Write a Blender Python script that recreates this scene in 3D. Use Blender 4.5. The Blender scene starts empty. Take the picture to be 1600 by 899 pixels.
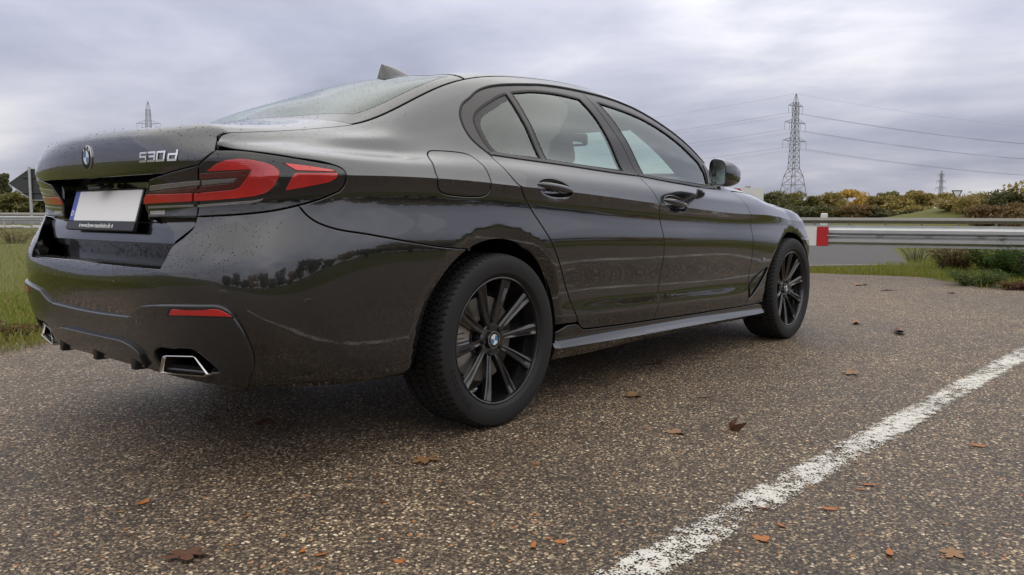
import bpy, math, random
import numpy as np
from mathutils import Vector, Matrix
from mathutils.geometry import delaunay_2d_cdt
rnd=random.Random(7); RS=np.random.RandomState(11)
S=bpy.context.scene; COL=S.collection
# ---------------------------------------------------------------- camera
CAM=(-2.3366,-2.9256,.8208); YAW,PITCH,ROLL=.697598,.0898805,.0034547
fw=Vector((math.cos(YAW)*math.cos(PITCH),math.sin(YAW)*math.cos(PITCH),-math.sin(PITCH)))
rt=Vector((math.sin(YAW),-math.cos(YAW),0)); up=rt.cross(fw)
r2=rt*math.cos(ROLL)+up*math.sin(ROLL); u2=-rt*math.sin(ROLL)+up*math.cos(ROLL)
cd=bpy.data.cameras.new('camera'); cam=bpy.data.objects.new('camera',cd); COL.objects.link(cam)
cam.matrix_world=Matrix(((r2.x,u2.x,-fw.x,CAM[0]),(r2.y,u2.y,-fw.y,CAM[1]),(r2.z,u2.z,-fw.z,CAM[2]),(0,0,0,1)))
cd.sensor_width=36; cd.lens=28.4; cd.clip_start=.05; cd.clip_end=6000; S.camera=cam
# ---------------------------------------------------------------- sky, sun, exposure
SUN_AZ,SUN_EL=math.radians(-140),math.radians(50)      # azimuth from +x (the car's nose) towards +y
W=bpy.data.worlds.new('World'); S.world=W; W.use_nodes=True
nt=W.node_tree; nt.nodes.clear()
def wn(t,**k):
    n=nt.nodes.new(t)
    for a,b in k.items(): setattr(n,a,b)
    return n
def wl(a,b): nt.links.new(a,b)
sky=wn('ShaderNodeTexSky',sky_type='NISHITA',sun_disc=False); sky.sun_elevation=SUN_EL; sky.sun_rotation=math.radians(90)-SUN_AZ; sky.dust_density=2
skm=wn('ShaderNodeMix',data_type='RGBA',blend_type='MULTIPLY'); skm.inputs[0].default_value=1; skm.inputs[7].default_value=(.10,.10,.10,1); wl(sky.outputs[0],skm.inputs[6])
geo=wn('ShaderNodeTexCoord'); sep=wn('ShaderNodeSeparateXYZ'); wl(geo.outputs['Generated'],sep.inputs[0])
def mth(op,a,b=None,c=None):
    n=wn('ShaderNodeMath',operation=op)
    for i,v in enumerate((a,b,c)):
        if v is None: continue
        if isinstance(v,(int,float)): n.inputs[i].default_value=v
        else: wl(v,n.inputs[i])
    return n.outputs[0]
zz=mth('ADD',mth('MAXIMUM',sep.outputs[2],0.0),.16)      # a cloud deck: directions projected on a plane overhead
cmb=wn('ShaderNodeCombineXYZ'); wl(mth('DIVIDE',sep.outputs[0],zz),cmb.inputs[0]); wl(mth('DIVIDE',sep.outputs[1],zz),cmb.inputs[1])
def cloud(scale,detail,rough,dist,off):
    m=wn('ShaderNodeMapping'); m.inputs['Location'].default_value=off; wl(cmb.outputs[0],m.inputs[0])
    m.inputs['Rotation'].default_value=(0,0,.5); m.inputs['Scale'].default_value=(1,.8,1)
    n=wn('ShaderNodeTexNoise'); n.inputs['Scale'].default_value=scale; n.inputs['Detail'].default_value=detail; n.inputs['Roughness'].default_value=rough; n.inputs['Distortion'].default_value=dist
    wl(m.outputs[0],n.inputs['Vector']); return n.outputs['Fac']
c1=cloud(.62,8,.50,.5,(3.1,1.7,0)); c2=cloud(2.2,6,.55,.3,(7.3,2.2,4)); c3=cloud(.25,3,.5,0,(1.3,9.1,2))
cs=mth('ADD',mth('MULTIPLY',c1,.55),mth('ADD',mth('MULTIPLY',c2,.2),mth('MULTIPLY',c3,.3)))
rp=wn('ShaderNodeValToRGB'); # a thin place in the cloud ahead to the right, a paler gap low on the left
def lobe(az,el,lo,hi,amp):
    d=wn('ShaderNodeVectorMath',operation='DOT_PRODUCT'); nrm=wn('ShaderNodeVectorMath',operation='NORMALIZE'); wl(geo.outputs['Generated'],nrm.inputs[0]); wl(nrm.outputs[0],d.inputs[0]); a,b=math.radians(az),math.radians(el); d.inputs[1].default_value=(math.cos(a)*math.cos(b),math.sin(a)*math.cos(b),math.sin(b))
    mr=wn('ShaderNodeMapRange',interpolation_type='SMOOTHSTEP'); wl(d.outputs['Value'],mr.inputs[0]); mr.inputs[1].default_value=math.cos(math.radians(lo)); mr.inputs[2].default_value=math.cos(math.radians(hi)); return mth('MULTIPLY',mr.outputs[0],amp)
gap_l=lobe(75,3.,6,1.,1.)
cs=mth('ADD',cs,mth('ADD',mth('MULTIPLY',lobe(21,15,12,2,.085),mth('MULTIPLY',c2,1.8)),mth('MULTIPLY',gap_l,.075))); wl(cs,rp.inputs[0]); e=rp.color_ramp.elements
e[0].position=.40; e[0].color=(.295,.31,.405,1); e[1].position=.73; e[1].color=(.86,.85,.86,1)
k=rp.color_ramp.elements.new(.50); k.color=(.405,.418,.515,1)
k=rp.color_ramp.elements.new(.58); k.color=(.53,.537,.625,1)
mx=wn('ShaderNodeMix',data_type='RGBA'); mx.inputs[0].default_value=.95; wl(skm.outputs[2],mx.inputs[6]); bw=wn('ShaderNodeRGBToBW'); wl(rp.outputs[0],bw.inputs[0]); ntl=wn('ShaderNodeMix',data_type='RGBA',blend_type='MULTIPLY'); ntl.inputs[0].default_value=1; ntl.inputs[7].default_value=(1.01,1.,.975,1); wl(bw.outputs[0],ntl.inputs[6])
hz=wn('ShaderNodeMix',data_type='RGBA'); wl(mth('MINIMUM',mth('MULTIPLY',mth('MAXIMUM',mth('SUBTRACT',sep.outputs[2],.2),0.),2.2),1.),hz.inputs[0]); wl(rp.outputs[0],hz.inputs[6]); wl(ntl.outputs[2],hz.inputs[7]); wl(hz.outputs[2],mx.inputs[7])
# an overcast sky brightens steadily from the horizon to the zenith
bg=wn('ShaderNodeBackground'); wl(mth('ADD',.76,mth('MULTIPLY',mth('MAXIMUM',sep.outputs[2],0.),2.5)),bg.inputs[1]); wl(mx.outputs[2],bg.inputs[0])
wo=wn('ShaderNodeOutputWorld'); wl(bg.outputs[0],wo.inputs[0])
sl=bpy.data.lights.new('sun','SUN'); sl.energy=.6; sl.angle=math.radians(165); sl.color=(1,.95,.87)
sun=bpy.data.objects.new('sun',sl); COL.objects.link(sun)
sd=Vector((math.cos(SUN_AZ)*math.cos(SUN_EL),math.sin(SUN_AZ)*math.cos(SUN_EL),math.sin(SUN_EL))); sun.rotation_euler=sd.to_track_quat('Z','Y').to_euler()
S.view_settings.view_transform='Standard'; S.view_settings.look='None'; S.view_settings.exposure=.12; S.view_settings.gamma=1; S.view_settings.use_curve_mapping=False
try:
    S.cycles.max_bounces=8; S.cycles.transparent_max_bounces=24; S.cycles.caustics_reflective=False; S.cycles.caustics_refractive=False
except Exception: pass
# ---------------------------------------------------------------- materials
MATS={}
class NT:
    """a small node builder"""
    def __init__(s,name):
        s.m=bpy.data.materials.new(name); s.m.use_nodes=True; s.t=s.m.node_tree; s.b=s.t.nodes['Principled BSDF']; s.out=s.t.nodes['Material Output']; MATS[name]=s.m
    def n(s,t,**k):
        x=s.t.nodes.new(t)
        for a,b in k.items(): setattr(x,a,b)
        return x
    def l(s,a,b): s.t.links.new(a,b)
    def set(s,**k):
        for a,v in k.items():
            i=s.b.inputs[a.replace('_',' ')]
            if isinstance(v,bpy.types.NodeSocket): s.l(v,i)
            elif isinstance(v,tuple) and len(v)==3 and i.type=='RGBA': i.default_value=(*v,1)
            else: i.default_value=v
        return s
    def obj(s): return s.n('ShaderNodeTexCoord').outputs['Object']
    def pos(s): return s.n('ShaderNodeNewGeometry').outputs['Position']
    def noise(s,v,scale,detail=3,rough=.5,out='Fac'):
        x=s.n('ShaderNodeTexNoise'); x.inputs['Scale'].default_value=scale; x.inputs['Detail'].default_value=detail; x.inputs['Roughness'].default_value=rough
        if v is not None: s.l(v,x.inputs['Vector'])
        return x.outputs[out]
    def vor(s,v,scale,feature='F1'):
        x=s.n('ShaderNodeTexVoronoi',feature=feature); x.inputs['Scale'].default_value=scale; s.l(v,x.inputs['Vector']); return x
    def ramp(s,f,stops,interp='LINEAR'):
        x=s.n('ShaderNodeValToRGB'); x.color_ramp.interpolation=interp; s.l(f,x.inputs[0]); e=x.color_ramp.elements
        while len(e)<len(stops): e.new(.5)
        for q,(p,c) in zip(e,stops): q.position=p; q.color=(*c,1) if len(c)==3 else c
        return x.outputs[0]
    def mix(s,f,a,b,mode='MIX'):
        x=s.n('ShaderNodeMix',data_type='RGBA',blend_type=mode)
        for i,v in ((0,f),(6,a),(7,b)):
            if isinstance(v,bpy.types.NodeSocket): s.l(v,x.inputs[i])
            elif isinstance(v,tuple): x.inputs[i].default_value=(*v,1)
            else: x.inputs[i].default_value=v
        return x.outputs[2]
    def math(s,op,a,b=0.,c=0.):
        x=s.n('ShaderNodeMath',operation=op)
        for i,v in enumerate((a,b,c)):
            if isinstance(v,bpy.types.NodeSocket): s.l(v,x.inputs[i])
            else: x.inputs[i].default_value=v
        return x.outputs[0]
    def bump(s,h,strength=.3,dist=.01):
        x=s.n('ShaderNodeBump'); x.inputs['Strength'].default_value=strength; x.inputs['Distance'].default_value=dist; s.l(h,x.inputs['Height']); s.l(x.outputs[0],s.b.inputs['Normal']); return s
def simple(name,col,rough=.5,metal=0.,coat=0.,spec=.5,vary=.0,scale=40):
    t=NT(name); t.set(Base_Color=col,Roughness=rough,Metallic=metal,Coat_Weight=coat)
    t.b.inputs['Specular IOR Level'].default_value=spec; t.b.inputs['Coat Roughness'].default_value=.03
    if vary:
        f=t.noise(t.obj(),scale,4); lo=tuple(c*(1-vary) for c in col); hi=tuple(min(1,c*(1+vary)) for c in col)
        t.set(Base_Color=t.mix(f,lo,hi)); t.set(Roughness=t.math('ADD',t.math('MULTIPLY',f,.2),rough-.1))
    return t.m
t=NT('car_paint'); o=t.obj(); fl=t.noise(o,1400,1); dirt=t.noise(o,6,4)
t.set(Base_Color=t.mix(fl,(.030,.031,.0345),(.050,.0515,.0565)),Metallic=1.,Roughness=t.math('ADD',.20,t.math('MULTIPLY',dirt,.07)),Coat_Weight=1.,Coat_Roughness=t.math('MULTIPLY',dirt,.03)); t.b.inputs['Coat IOR'].default_value=1.7
simple('gloss_black',(.008,.008,.009),.08,coat=.6)
simple('satin_black',(.012,.012,.013),.38)
simple('trim_grey',(.075,.072,.073),.25,metal=.85)
simple('valance',(.016,.016,.017),.22,coat=.5)
simple('plastic_black',(.010,.010,.010),.6)
simple('tip_dark',(.02,.02,.02),.5); simple('under_black',(.006,.006,.006),.9,spec=.1)
simple('chrome',(.62,.60,.57),.14,metal=1)
simple('steel',(.42,.41,.40),.35,metal=1,vary=.2)
simple('disc_steel',(.30,.28,.26),.38,metal=1,vary=.3)
simple('rim_black',(.012,.012,.013),.20,coat=.8,vary=.0)
simple('pipe_inner',(.035,.028,.022),.6,metal=.5)
simple('badge_metal',(.75,.75,.75),.2,metal=1)
simple('badge_white',(.75,.75,.76),.35,coat=.4)
simple('badge_blue',(.03,.17,.42),.35,coat=.4)
simple('badge_black',(.006,.006,.007),.5,spec=.2); simple('badge_red',(.5,.02,.03),.35); simple('badge_darkblue',(.02,.04,.2),.35)
simple('plate_white',(.93,.93,.91),.4)
simple('plate_blue',(.06,.10,.48),.4)
simple('seat_leather',(.014,.013,.013),.5,vary=.2)
simple('cabin_dark',(.012,.012,.012),.7)
simple('mirror_glass',(.5,.52,.54),.02,metal=1)
t=NT('rubber'); o=t.obj(); f=t.noise(o,30,5); t.set(Base_Color=t.mix(f,(.006,.006,.006),(.014,.0135,.013)),Roughness=t.math('ADD',.55,t.math('MULTIPLY',f,.25))).bump(t.noise(o,400,2),.15,.001)
def lens(name,c,rough=.12):
    t=NT(name); o=t.obj(); t.set(Base_Color=t.mix(t.noise(o,18,2),tuple(v*.8 for v in c),c),Roughness=rough,Coat_Weight=1.); t.b.inputs['Specular IOR Level'].default_value=.6; t.b.inputs['Subsurface Weight'].default_value=0
t=NT('lens_red'); o=t.obj(); w_=t.n('ShaderNodeTexWave'); w_.bands_direction='Z'; w_.inputs['Scale'].default_value=60; w_.inputs['Distortion'].default_value=0; t.l(o,w_.inputs['Vector'])
t.set(Base_Color=t.mix(t.noise(o,9,2),(.30,.003,.004),(.66,.010,.012)),Roughness=.16,Coat_Weight=1.); t.b.inputs['Specular IOR Level'].default_value=.6; t.bump(w_.outputs['Fac'],.12,.002); lens('lens_dark',(.085,.003,.004)); lens('lens_bright',(.78,.035,.035)); lens('lens_grey',(.17,.165,.165)); lens('lens_clear',(.38,.36,.34)); lens('reflector_red',(.55,.006,.006),.3)
def glass(name,tint,refl=1.):
    t=NT(name); g=t.n('ShaderNodeBsdfGlossy'); g.inputs['Roughness'].default_value=.0; g.inputs['Color'].default_value=(.88,.93,.90,1)
    tr=t.n('ShaderNodeBsdfTransparent'); tr.inputs['Color'].default_value=(*tint,1); ge=t.n('ShaderNodeNewGeometry'); dp=t.n('ShaderNodeVectorMath',operation='DOT_PRODUCT'); t.l(ge.outputs['Incoming'],dp.inputs[0]); t.l(ge.outputs['Normal'],dp.inputs[1])
    F=t.math('ADD',.04,t.math('MULTIPLY',t.math('POWER',t.math('SUBTRACT',1.,t.math('ABSOLUTE',dp.outputs['Value'])),5.),.96)); F2=t.math('DIVIDE',t.math('MULTIPLY',F,2.),t.math('ADD',F,1.)); F2=t.math('MINIMUM',t.math('MULTIPLY',F2,refl),1.)
    m=t.n('ShaderNodeMixShader'); t.l(F2,m.inputs[0]); t.l(tr.outputs[0],m.inputs[1]); t.l(g.outputs[0],m.inputs[2]); t.l(m.outputs[0],t.out.inputs[0])
glass('side_glass',(.74,.88,.80),1.5); glass('screen_glass',(.72,.86,.78),.85); glass('lamp_glass',(.9,.9,.9))
t=NT('water_drop'); t.set(Base_Color=(.012,.012,.013),Roughness=.02); t.b.inputs['IOR'].default_value=1.33
# ---------------------------------------------------------------- mesh helpers
class Geo:
    """collects faces (with optional corner normals); build() links them as ONE mesh object"""
    def __init__(s): s.V=[];s.F=[];s.N=[];s.M=[]
    def add(s,V,F,N=None,m=0):
        o=len(s.V); s.V.extend([tuple(map(float,v)) for v in V]); 
        for i,f in enumerate(F): s.F.append(tuple(int(a)+o for a in f)); s.N.append(N[i] if N is not None else None); s.M.append(m)
        return s
    def box(s,c,d,m=0,rot=None,bev=0.):
        x,y,z=[v/2 for v in d]; b=min(bev,x,y,z)*.999
        if b<=0: P=[(sx*x,sy*y,sz*z) for sz in(-1,1) for sy in(-1,1) for sx in(-1,1)]; F=[(0,2,3,1),(4,5,7,6),(0,1,5,4),(2,6,7,3),(0,4,6,2),(1,3,7,5)]
        else:
            P=[];F=[]
            lay=[(-z,b),(-z+b,0),(z-b,0),(z,b)]
            for zz,i in lay:
                for cx,cy in ((x,y),(-x,y),(-x,-y),(x,-y)):
                    sx=1 if cx>0 else -1; sy=1 if cy>0 else -1
                    a=(cx-sx*i,cy-sy*(b),zz); d2=(cx-sx*b,cy-sy*i,zz)
                    if sx*sy>0: P+=[a,d2]
                    else: P+=[d2,a]
            for L in range(3):
                for k in range(8): F.append((L*8+k,L*8+(k+1)%8,L*8+8+(k+1)%8,L*8+8+k))
            F.append(tuple(range(7,-1,-1))); F.append(tuple(range(24,32)))
        P=[Vector(p) for p in P]
        if rot is not None: P=[rot@p for p in P]
        return s.add([p+Vector(c) for p in P],F,None,m)
    def loft(s,rings,closed=True,caps=True,m=0):
        n=len(rings[0]); V=[p for r in rings for p in r]; F=[]
        for i in range(len(rings)-1):
            for k in range(n if closed else n-1):
                k2=(k+1)%n; F.append((i*n+k,i*n+k2,(i+1)*n+k2,(i+1)*n+k))
        if caps and closed: F.append(tuple(range(n-1,-1,-1))); F.append(tuple((len(rings)-1)*n+k for k in range(n)))
        return s.add(V,F,None,m)
    def tube(s,path,r,n=8,m=0,caps=True):
        path=[Vector(p) for p in path]; R=[]
        for i,p in enumerate(path):
            d=(path[min(i+1,len(path)-1)]-path[max(i-1,0)]).normalized(); a=d.orthogonal().normalized() if i==0 else (a-d*a.dot(d)).normalized(); b=d.cross(a)
            rr=r[i] if isinstance(r,(list,tuple)) else r
            R.append([p+(a*math.cos(q*2*math.pi/n)+b*math.sin(q*2*math.pi/n))*rr for q in range(n)])
        return s.loft(R,True,caps,m)
    def beam(s,a,b,w,m=0):
        a=Vector(a);b=Vector(b);d=(b-a).normalized();u=d.orthogonal().normalized();v=d.cross(u)
        R=[[p+(u*x+v*y)*w/2 for x,y in((-1,-1),(1,-1),(1,1),(-1,1))] for p in(a,b)]; return s.loft(R,True,True,m)
    def lathe(s,prof,n=48,m=0,axis='y',c=(0,0,0),closed=False):
        R=[]
        for i in range(n):
            a=2*math.pi*i/n; R.append([(c[0]+r*math.cos(a),c[1]+y,c[2]+r*math.sin(a)) for r,y in prof])
        k=len(prof); V=[p for r in R for p in r]; F=[]
        for i in range(n):
            j=(i+1)%n
            for q in range(k if closed else k-1): q2=(q+1)%k; F.append((i*k+q,i*k+q2,j*k+q2,j*k+q))
        return s.add(V,F,None,m)
    def build(s,name,mats,parent=None,flip=False,smooth=40,loc=None):
        me=bpy.data.meshes.new(name); V=s.V; F=s.F; N=s.N
        if flip: V=[(x,-y,z) for x,y,z in V]; F=[tuple(reversed(f)) for f in F]; N=[None if q is None else [(a,-b,c) for a,b,c in reversed(q)] for q in N]
        me.from_pydata(V,[],F)
        for k in (mats if isinstance(mats,(list,tuple)) else [mats]): me.materials.append(MATS[k])
        if len(set(s.M))>1 or (s.M and s.M[0]): me.polygons.foreach_set('material_index',s.M)
        if smooth:
            me.polygons.foreach_set('use_smooth',[True]*len(F)); 
            if any(q is not None for q in N):
                me.update(); fn=[p.normal[:] for p in me.polygons]; L=[]
                for i,f in enumerate(F): L.extend(N[i] if N[i] is not None else [fn[i]]*len(f))
                me.normals_split_custom_set(L)
            else: me.set_sharp_from_angle(angle=math.radians(smooth))
        me.update(); o=bpy.data.objects.new(name,me); COL.objects.link(o); o.parent=parent
        if loc is not None: o.location=loc
        return o
def empty(name,loc=(0,0,0),parent=None):
    o=bpy.data.objects.new(name,None); COL.objects.link(o); o.location=loc; o.parent=parent; o.empty_display_size=.2; return o
def tag(o,label=None,cat=None,group=None,kind=None):
    for k,v in (('label',label),('category',cat),('group',group),('kind',kind)):
        if v: o[k]=v
    return o
# ---------------------------------------------------------------- body surface
XF,XN,RF=-.42,3.0,.75            # rear / front fan centres, arc radius of the corner chart
L0=np.pi/2*RF; L1=L0+XN-XF
def spl(xk,yk):
    """natural cubic spline through the knots, linear beyond the ends"""
    xk=np.asarray(xk,float); yk=np.asarray(yk,float); n=len(xk); h=np.diff(xk)
    A=np.zeros((n,n)); r=np.zeros(n); A[0,0]=A[-1,-1]=1
    for i in range(1,n-1):
        A[i,i-1]=h[i-1]; A[i,i]=2*(h[i-1]+h[i]); A[i,i+1]=h[i]
        r[i]=6*((yk[i+1]-yk[i])/h[i]-(yk[i]-yk[i-1])/h[i-1])
    m=np.linalg.solve(A,r)
    c1=np.diff(yk)/h-h*(2*m[:-1]+m[1:])/6; c2=m[:-1]/2; c3=(m[1:]-m[:-1])/(6*h); s0=c1[0]; s1=(yk[-1]-yk[-2])/h[-1]+h[-1]*(m[-2]+2*m[-1])/6
    xi=xk[1:-1]; xl,xh=xk[0],xk[-1]
    def f(x):
        xc=np.minimum(np.maximum(x,xl),xh); i=np.searchsorted(xi,xc); d=xc-xk[i]
        return yk[i]+d*(c1[i]+d*(c2[i]+d*c3[i]))+np.minimum(x-xl,0)*s0+np.maximum(x-xh,0)*s1
    return f
# side rows, from the sill up to the belt:  x knots, z, half width
SX=[-.42,-.2,0,.4,1.0,1.6,2.2,2.6,3.0]
SIDE=[
 ([0.262,0.245,0.225,.195,.192,.192,.187,.18,.195],[0.858,0.86,0.855,.845,.84,.84,.84,.84,.86]),        #0 lower edge
 ([0.29,0.275,0.265,.252,.238,.229,.216,.212,.23],[0.898,0.9,0.897,.887,.896,.897,.891,.893,.895]),  #1 sill ridge
 ([0.34,0.335,0.332,.322,.304,.292,.280,.275,.30],[0.908,0.907,0.897,.881,.875,.874,.877,.886,.895]),  #2 door bottom
 ([0.4,0.4,0.4,.385,.362,.35,.34,.35,.38],[0.914,0.914,0.908,.894,.8905,.8905,.892,.897,.902]),      #3
 ([0.48,0.48,0.48,.465,.445,.43,.42,.44,.47],[0.918,0.919,0.916,.893,.885,.885,.888,.902,.908]),       #4 scoop
 ([0.7,0.7,0.7,.70,.69,.685,.675,.66,.63],[0.926,0.931,0.934,.923,.918,.916,.914,.919,.919]),       #5 widest
 ([0.912,0.908,0.903,.886,.854,.823,.790,.776,.74],[0.907,0.910,0.912,.908,.906,.904,.901,.898,.89]),   #6 under the crease
 ([0.946,0.943,0.935,.919,.887,.854,.829,.822,.79],[0.914,0.917,0.92,.918,.916,.914,.909,.902,.88]),   #7 crease
 ([0.992,0.99,0.988,.976,.948,.922,.902,.888,.855],[0.873,0.882,0.889,.887,.885,.884,.874,.858,.83]),   #8 shoulder
 ([1.04,1.048,1.051,1.039,1.013,.983,.966,.952,.885],[0.775,0.802,0.818,.829,.832,.83,.80,.768,.745]),#9 belt
]
SZ=[spl(SX,a) for a,b in SIDE]; SW=[spl(SX,b) for a,b in SIDE]
# rear end: z and x at the centre line for rows 0..9, corner exponent
RZ=[.316,.33,.358,.405,.475,.60,.80,.905,.985,1.075]
RX=[-1.062,-1.088,-1.105,-1.12,-1.135,-1.160,-1.085,-1.105,-1.122,-1.112]
RN=[3.3,3.6,3.9,4.1,4.3,3.85,3.7,3.7,3.9,3.8]
FZ=[.19,.225,.29,.36,.44,.56,.66,.69,.72,.75]
FX=[3.74,3.79,3.80,3.81,3.82,3.82,3.80,3.78,3.75,3.70]
def sm(t): t=np.clip(t,0,1); return t*t*(3-2*t)
ARCH=[(-.025,.335,.392,.058,.020),(2.965,.335,.374,.045,.014)]
def rows_low(sg):
    """rows 0..9 at arc coordinate sg (>=0, right half): arrays (N,10) of d and z"""
    sg=np.asarray(sg,float); x=np.clip(sg-L0+XF,XF,XN)
    D=np.stack([f(x) for f in SW],-1); Z=np.stack([f(x) for f in SZ],-1)
    th=np.clip(sg/RF,0,np.pi/2)
    c,s=np.cos(th),np.sin(th)
    rear=sg<L0
    k=sm(1-th/(np.pi/2))
    for j in range(10):
        a=XF-RX[j]; b=SIDE[j][1][0]; n=RN[j]
        r=((c/a)**n+(s/b)**n)**(-1/n)
        D[...,j]=np.where(rear,r,D[...,j]); Z[...,j]=np.where(rear,SIDE[j][0][0]+(RZ[j]-SIDE[j][0][0])*k,Z[...,j])
    ph=np.clip((sg-L1)/RF,0,np.pi/2); c,s=np.cos(ph),np.sin(ph); front=sg>L1
    k=sm(ph/(np.pi/2))
    for j in range(10):
        a=FX[j]-XN; b=SIDE[j][1][-1]; n=2.6
        r=((s/a)**n+(c/b)**n)**(-1/n)
        D[...,j]=np.where(front,r,D[...,j]); Z[...,j]=np.where(front,SIDE[j][0][-1]+(FZ[j]-SIDE[j][0][-1])*k,Z[...,j])
    return D,Z
# upper rows 10..14 by x:   mid glass, top of the side windows, roof edge, roof, centre
UX=[-1.0,-.7,-0.6,-.45,-.25,0,.2,.5,1.0,1.4,1.7,1.9,2.05,2.2,2.6,3.0,3.4,3.7]
U12W=[.640,.640,0.636,.628,.606,.585,.568,.552,.548,.556,.590,.635,.675,.70,.69,.66,.6,.5]
U12Z=[1.067,1.101,1.116,1.144,1.218,1.329,1.391,1.437,1.459,1.425,1.345,1.250,1.150,1.045,.99,.935,.855,.78]
U14Z=[1.115,1.157,1.18,1.247,1.316,1.402,1.447,1.471,1.481,1.456,1.365,1.275,1.195,1.115,1.012,.955,.88,.80]
U11W=[.660,.675,0.675,.672,.660,.645,.628,.612,.608,.620,.656,.700,.735,.735,.715,.69,.63,.53]
U11Z=[1.050,1.086,1.099,1.118,1.184,1.284,1.345,1.401,1.421,1.388,1.305,1.208,1.103,1.02,.985,.927,.847,.772]
U10W=[.682,.715,0.727,.735,.732,.738,.737,.737,.738,.743,.760,.775,.785,.765,.74,.715,.66,.56]
U10Z=[1.035,1.065,1.074,1.085,1.108,1.16,1.205,1.222,1.216,1.19,1.14,1.09,1.04,1.0,.972,.912,.832,.757]
UF={k:spl(UX,v) for k,v in dict(w10=U10W,z10=U10Z,w11=U11W,z11=U11Z,w12=U12W,z12=U12Z,z14=U14Z).items()}
R9W=spl([-1.1,-1.0,-.7,-.42],[.630,.700,.764,.775]); R9Z=spl([-1.1,-1.0,-.7,-.42],[1.012,1.022,1.035,1.04])
def rows_up(x):
    """rows 7..14 at station x: arrays (N,8) of w and z"""
    x=np.asarray(x,float)
    W,Z=[],[]
    for j in (7,8,9):
        w=SW[j](np.clip(x,XF,XN)); z=SZ[j](np.clip(x,XF,XN))
        a=XF-RX[j]; n=RN[j]; dx=np.clip((XF-x)/a,0,.999)
        wr=SIDE[j][1][0]*(1-dx**n)**(1/n)
        th=np.arctan2(wr,np.maximum(XF-x,1e-6)); k=sm(1-th/(np.pi/2))
        zr=SIDE[j][0][0]+(RZ[j]-SIDE[j][0][0])*k
        r=x<XF
        fr=x>XN; af=FX[j]-XN; df=np.clip((x-XN)/af,0,.995); bf=SIDE[j][1][-1]; wf=bf*(1-df**2.6)**(1/2.6)
        ph=np.arctan2(np.maximum(x-XN,0),wf); zf=SIDE[j][0][-1]+(FZ[j]-SIDE[j][0][-1])*sm(ph/(np.pi/2)); w=np.where(fr,wf,w); z=np.where(fr,zf,z)
        if j==9: wr=R9W(x); zr=R9Z(x)      # the belt row slides in along the boot lid's side
        if j==8: wr=np.minimum(wr,W[0]-.008)
        W.append(np.where(r,wr,w)); Z.append(np.where(r,zr,z))
    hd=sm((x-2.2)/.35); zc0=UF['z14'](x)       # bonnet: the inner rows ride on the fender edge
    for i,k in enumerate(('10','11','12')):
        fw_=(.94,.86,.72)[i]; fz=(.30,.48,.74)[i]
        W.append(UF['w'+k](x)*(1-hd)+W[2]*fw_*hd); Z.append(UF['z'+k](x)*(1-hd)+(Z[2]+(zc0-Z[2])*fz)*hd)
    w12=W[-1]; z12=Z[-1]; zc=UF['z14'](x)
    W.append(w12*.55); Z.append(zc-(zc-z12)*.27)
    W.append(0*x); Z.append(zc)
    return np.stack(W,-1),np.stack(Z,-1)
def tang(D,Z,brk):
    """tangents per span (start,end) for a section polyline, broken at rows in brk; centripetal parameter"""
    n=D.shape[-1]; P=np.stack([D,Z],-1); seg=np.maximum(np.sqrt(np.sum(np.diff(P,axis=-2)**2,-1)),1e-6)
    ch=np.diff(P,axis=-2)/seg[...,None]
    T0=np.empty_like(ch); T1=np.empty_like(ch)
    for i in range(n-1):
        if i==0 or i in brk: T0[...,i,:]=ch[...,i,:]
        else:
            a=seg[...,i-1,None]; b=seg[...,i,None]; T0[...,i,:]=(ch[...,i-1,:]*b+ch[...,i,:]*a)/(a+b)
        if i==n-2 or i+1 in brk: T1[...,i,:]=ch[...,i,:]
        else:
            a=seg[...,i,None]; b=seg[...,i+1,None]; T1[...,i,:]=(ch[...,i,:]*b+ch[...,i+1,:]*a)/(a+b)
    return P,T0*seg[...,None],T1*seg[...,None]
def herm(P,T0,T1,j,t):
    I=np.arange(len(j)); a=P[I,j]; b=P[I,j+1]; u=T0[I,j]; v=T1[I,j]; t=t[:,None]
    return a*(2*t**3-3*t*t+1)+u*(t**3-2*t*t+t)+b*(3*t*t-2*t**3)+v*(t**3-t*t)
def section_at_z(sg,z):
    """d at arc coordinate sg and height z (rows 0..9, and on to the roof edge for the side)"""
    sg=np.abs(np.asarray(sg,float)); z=np.asarray(z,float)
    D,Z=rows_low(sg)
    x=sg-L0+XF
    W2,Z2=rows_up(np.clip(x,XF,2.6))
    side=(x>=XF)&(x<=2.6)
    # rows 10..12 continue the section on the side; ghosts elsewhere
    gD=np.where(side[:,None],W2[:,3:6],D[:,9:10]+np.array([-.05,-.1,-.15])); gZ=np.where(side[:,None],Z2[:,3:6],Z[:,9:10]+np.array([.05,.09,.12]))
    D=np.concatenate([D,gD],1); Z=np.concatenate([Z,gZ],1)
    P,T0,T1=tang(D,Z,(1,7))
    j=np.clip((z[:,None]>=Z).sum(1)-1,0,Z.shape[1]-2)
    I=np.arange(len(z))
    a0=Z[I,j]; a1=Z[I,j+1]; u=T0[I,j,1]; v=T1[I,j,1]; t=np.clip((z-a0)/(a1-a0),-.5,1.5)
    for _ in range(7):
        q=a0*(2*t**3-3*t*t+1)+u*(t**3-2*t*t+t)+a1*(3*t*t-2*t**3)+v*(t**3-t*t); dq=(a0-a1)*(6*t*t-6*t)+u*(3*t*t-4*t+1)+v*(3*t*t-2*t)
        t=np.clip(t-(q-z)/np.where(np.abs(dq)<1e-5,1e-5,dq),-.6,1.6)
    return herm(P,T0,T1,j,t)[:,0]
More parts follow.
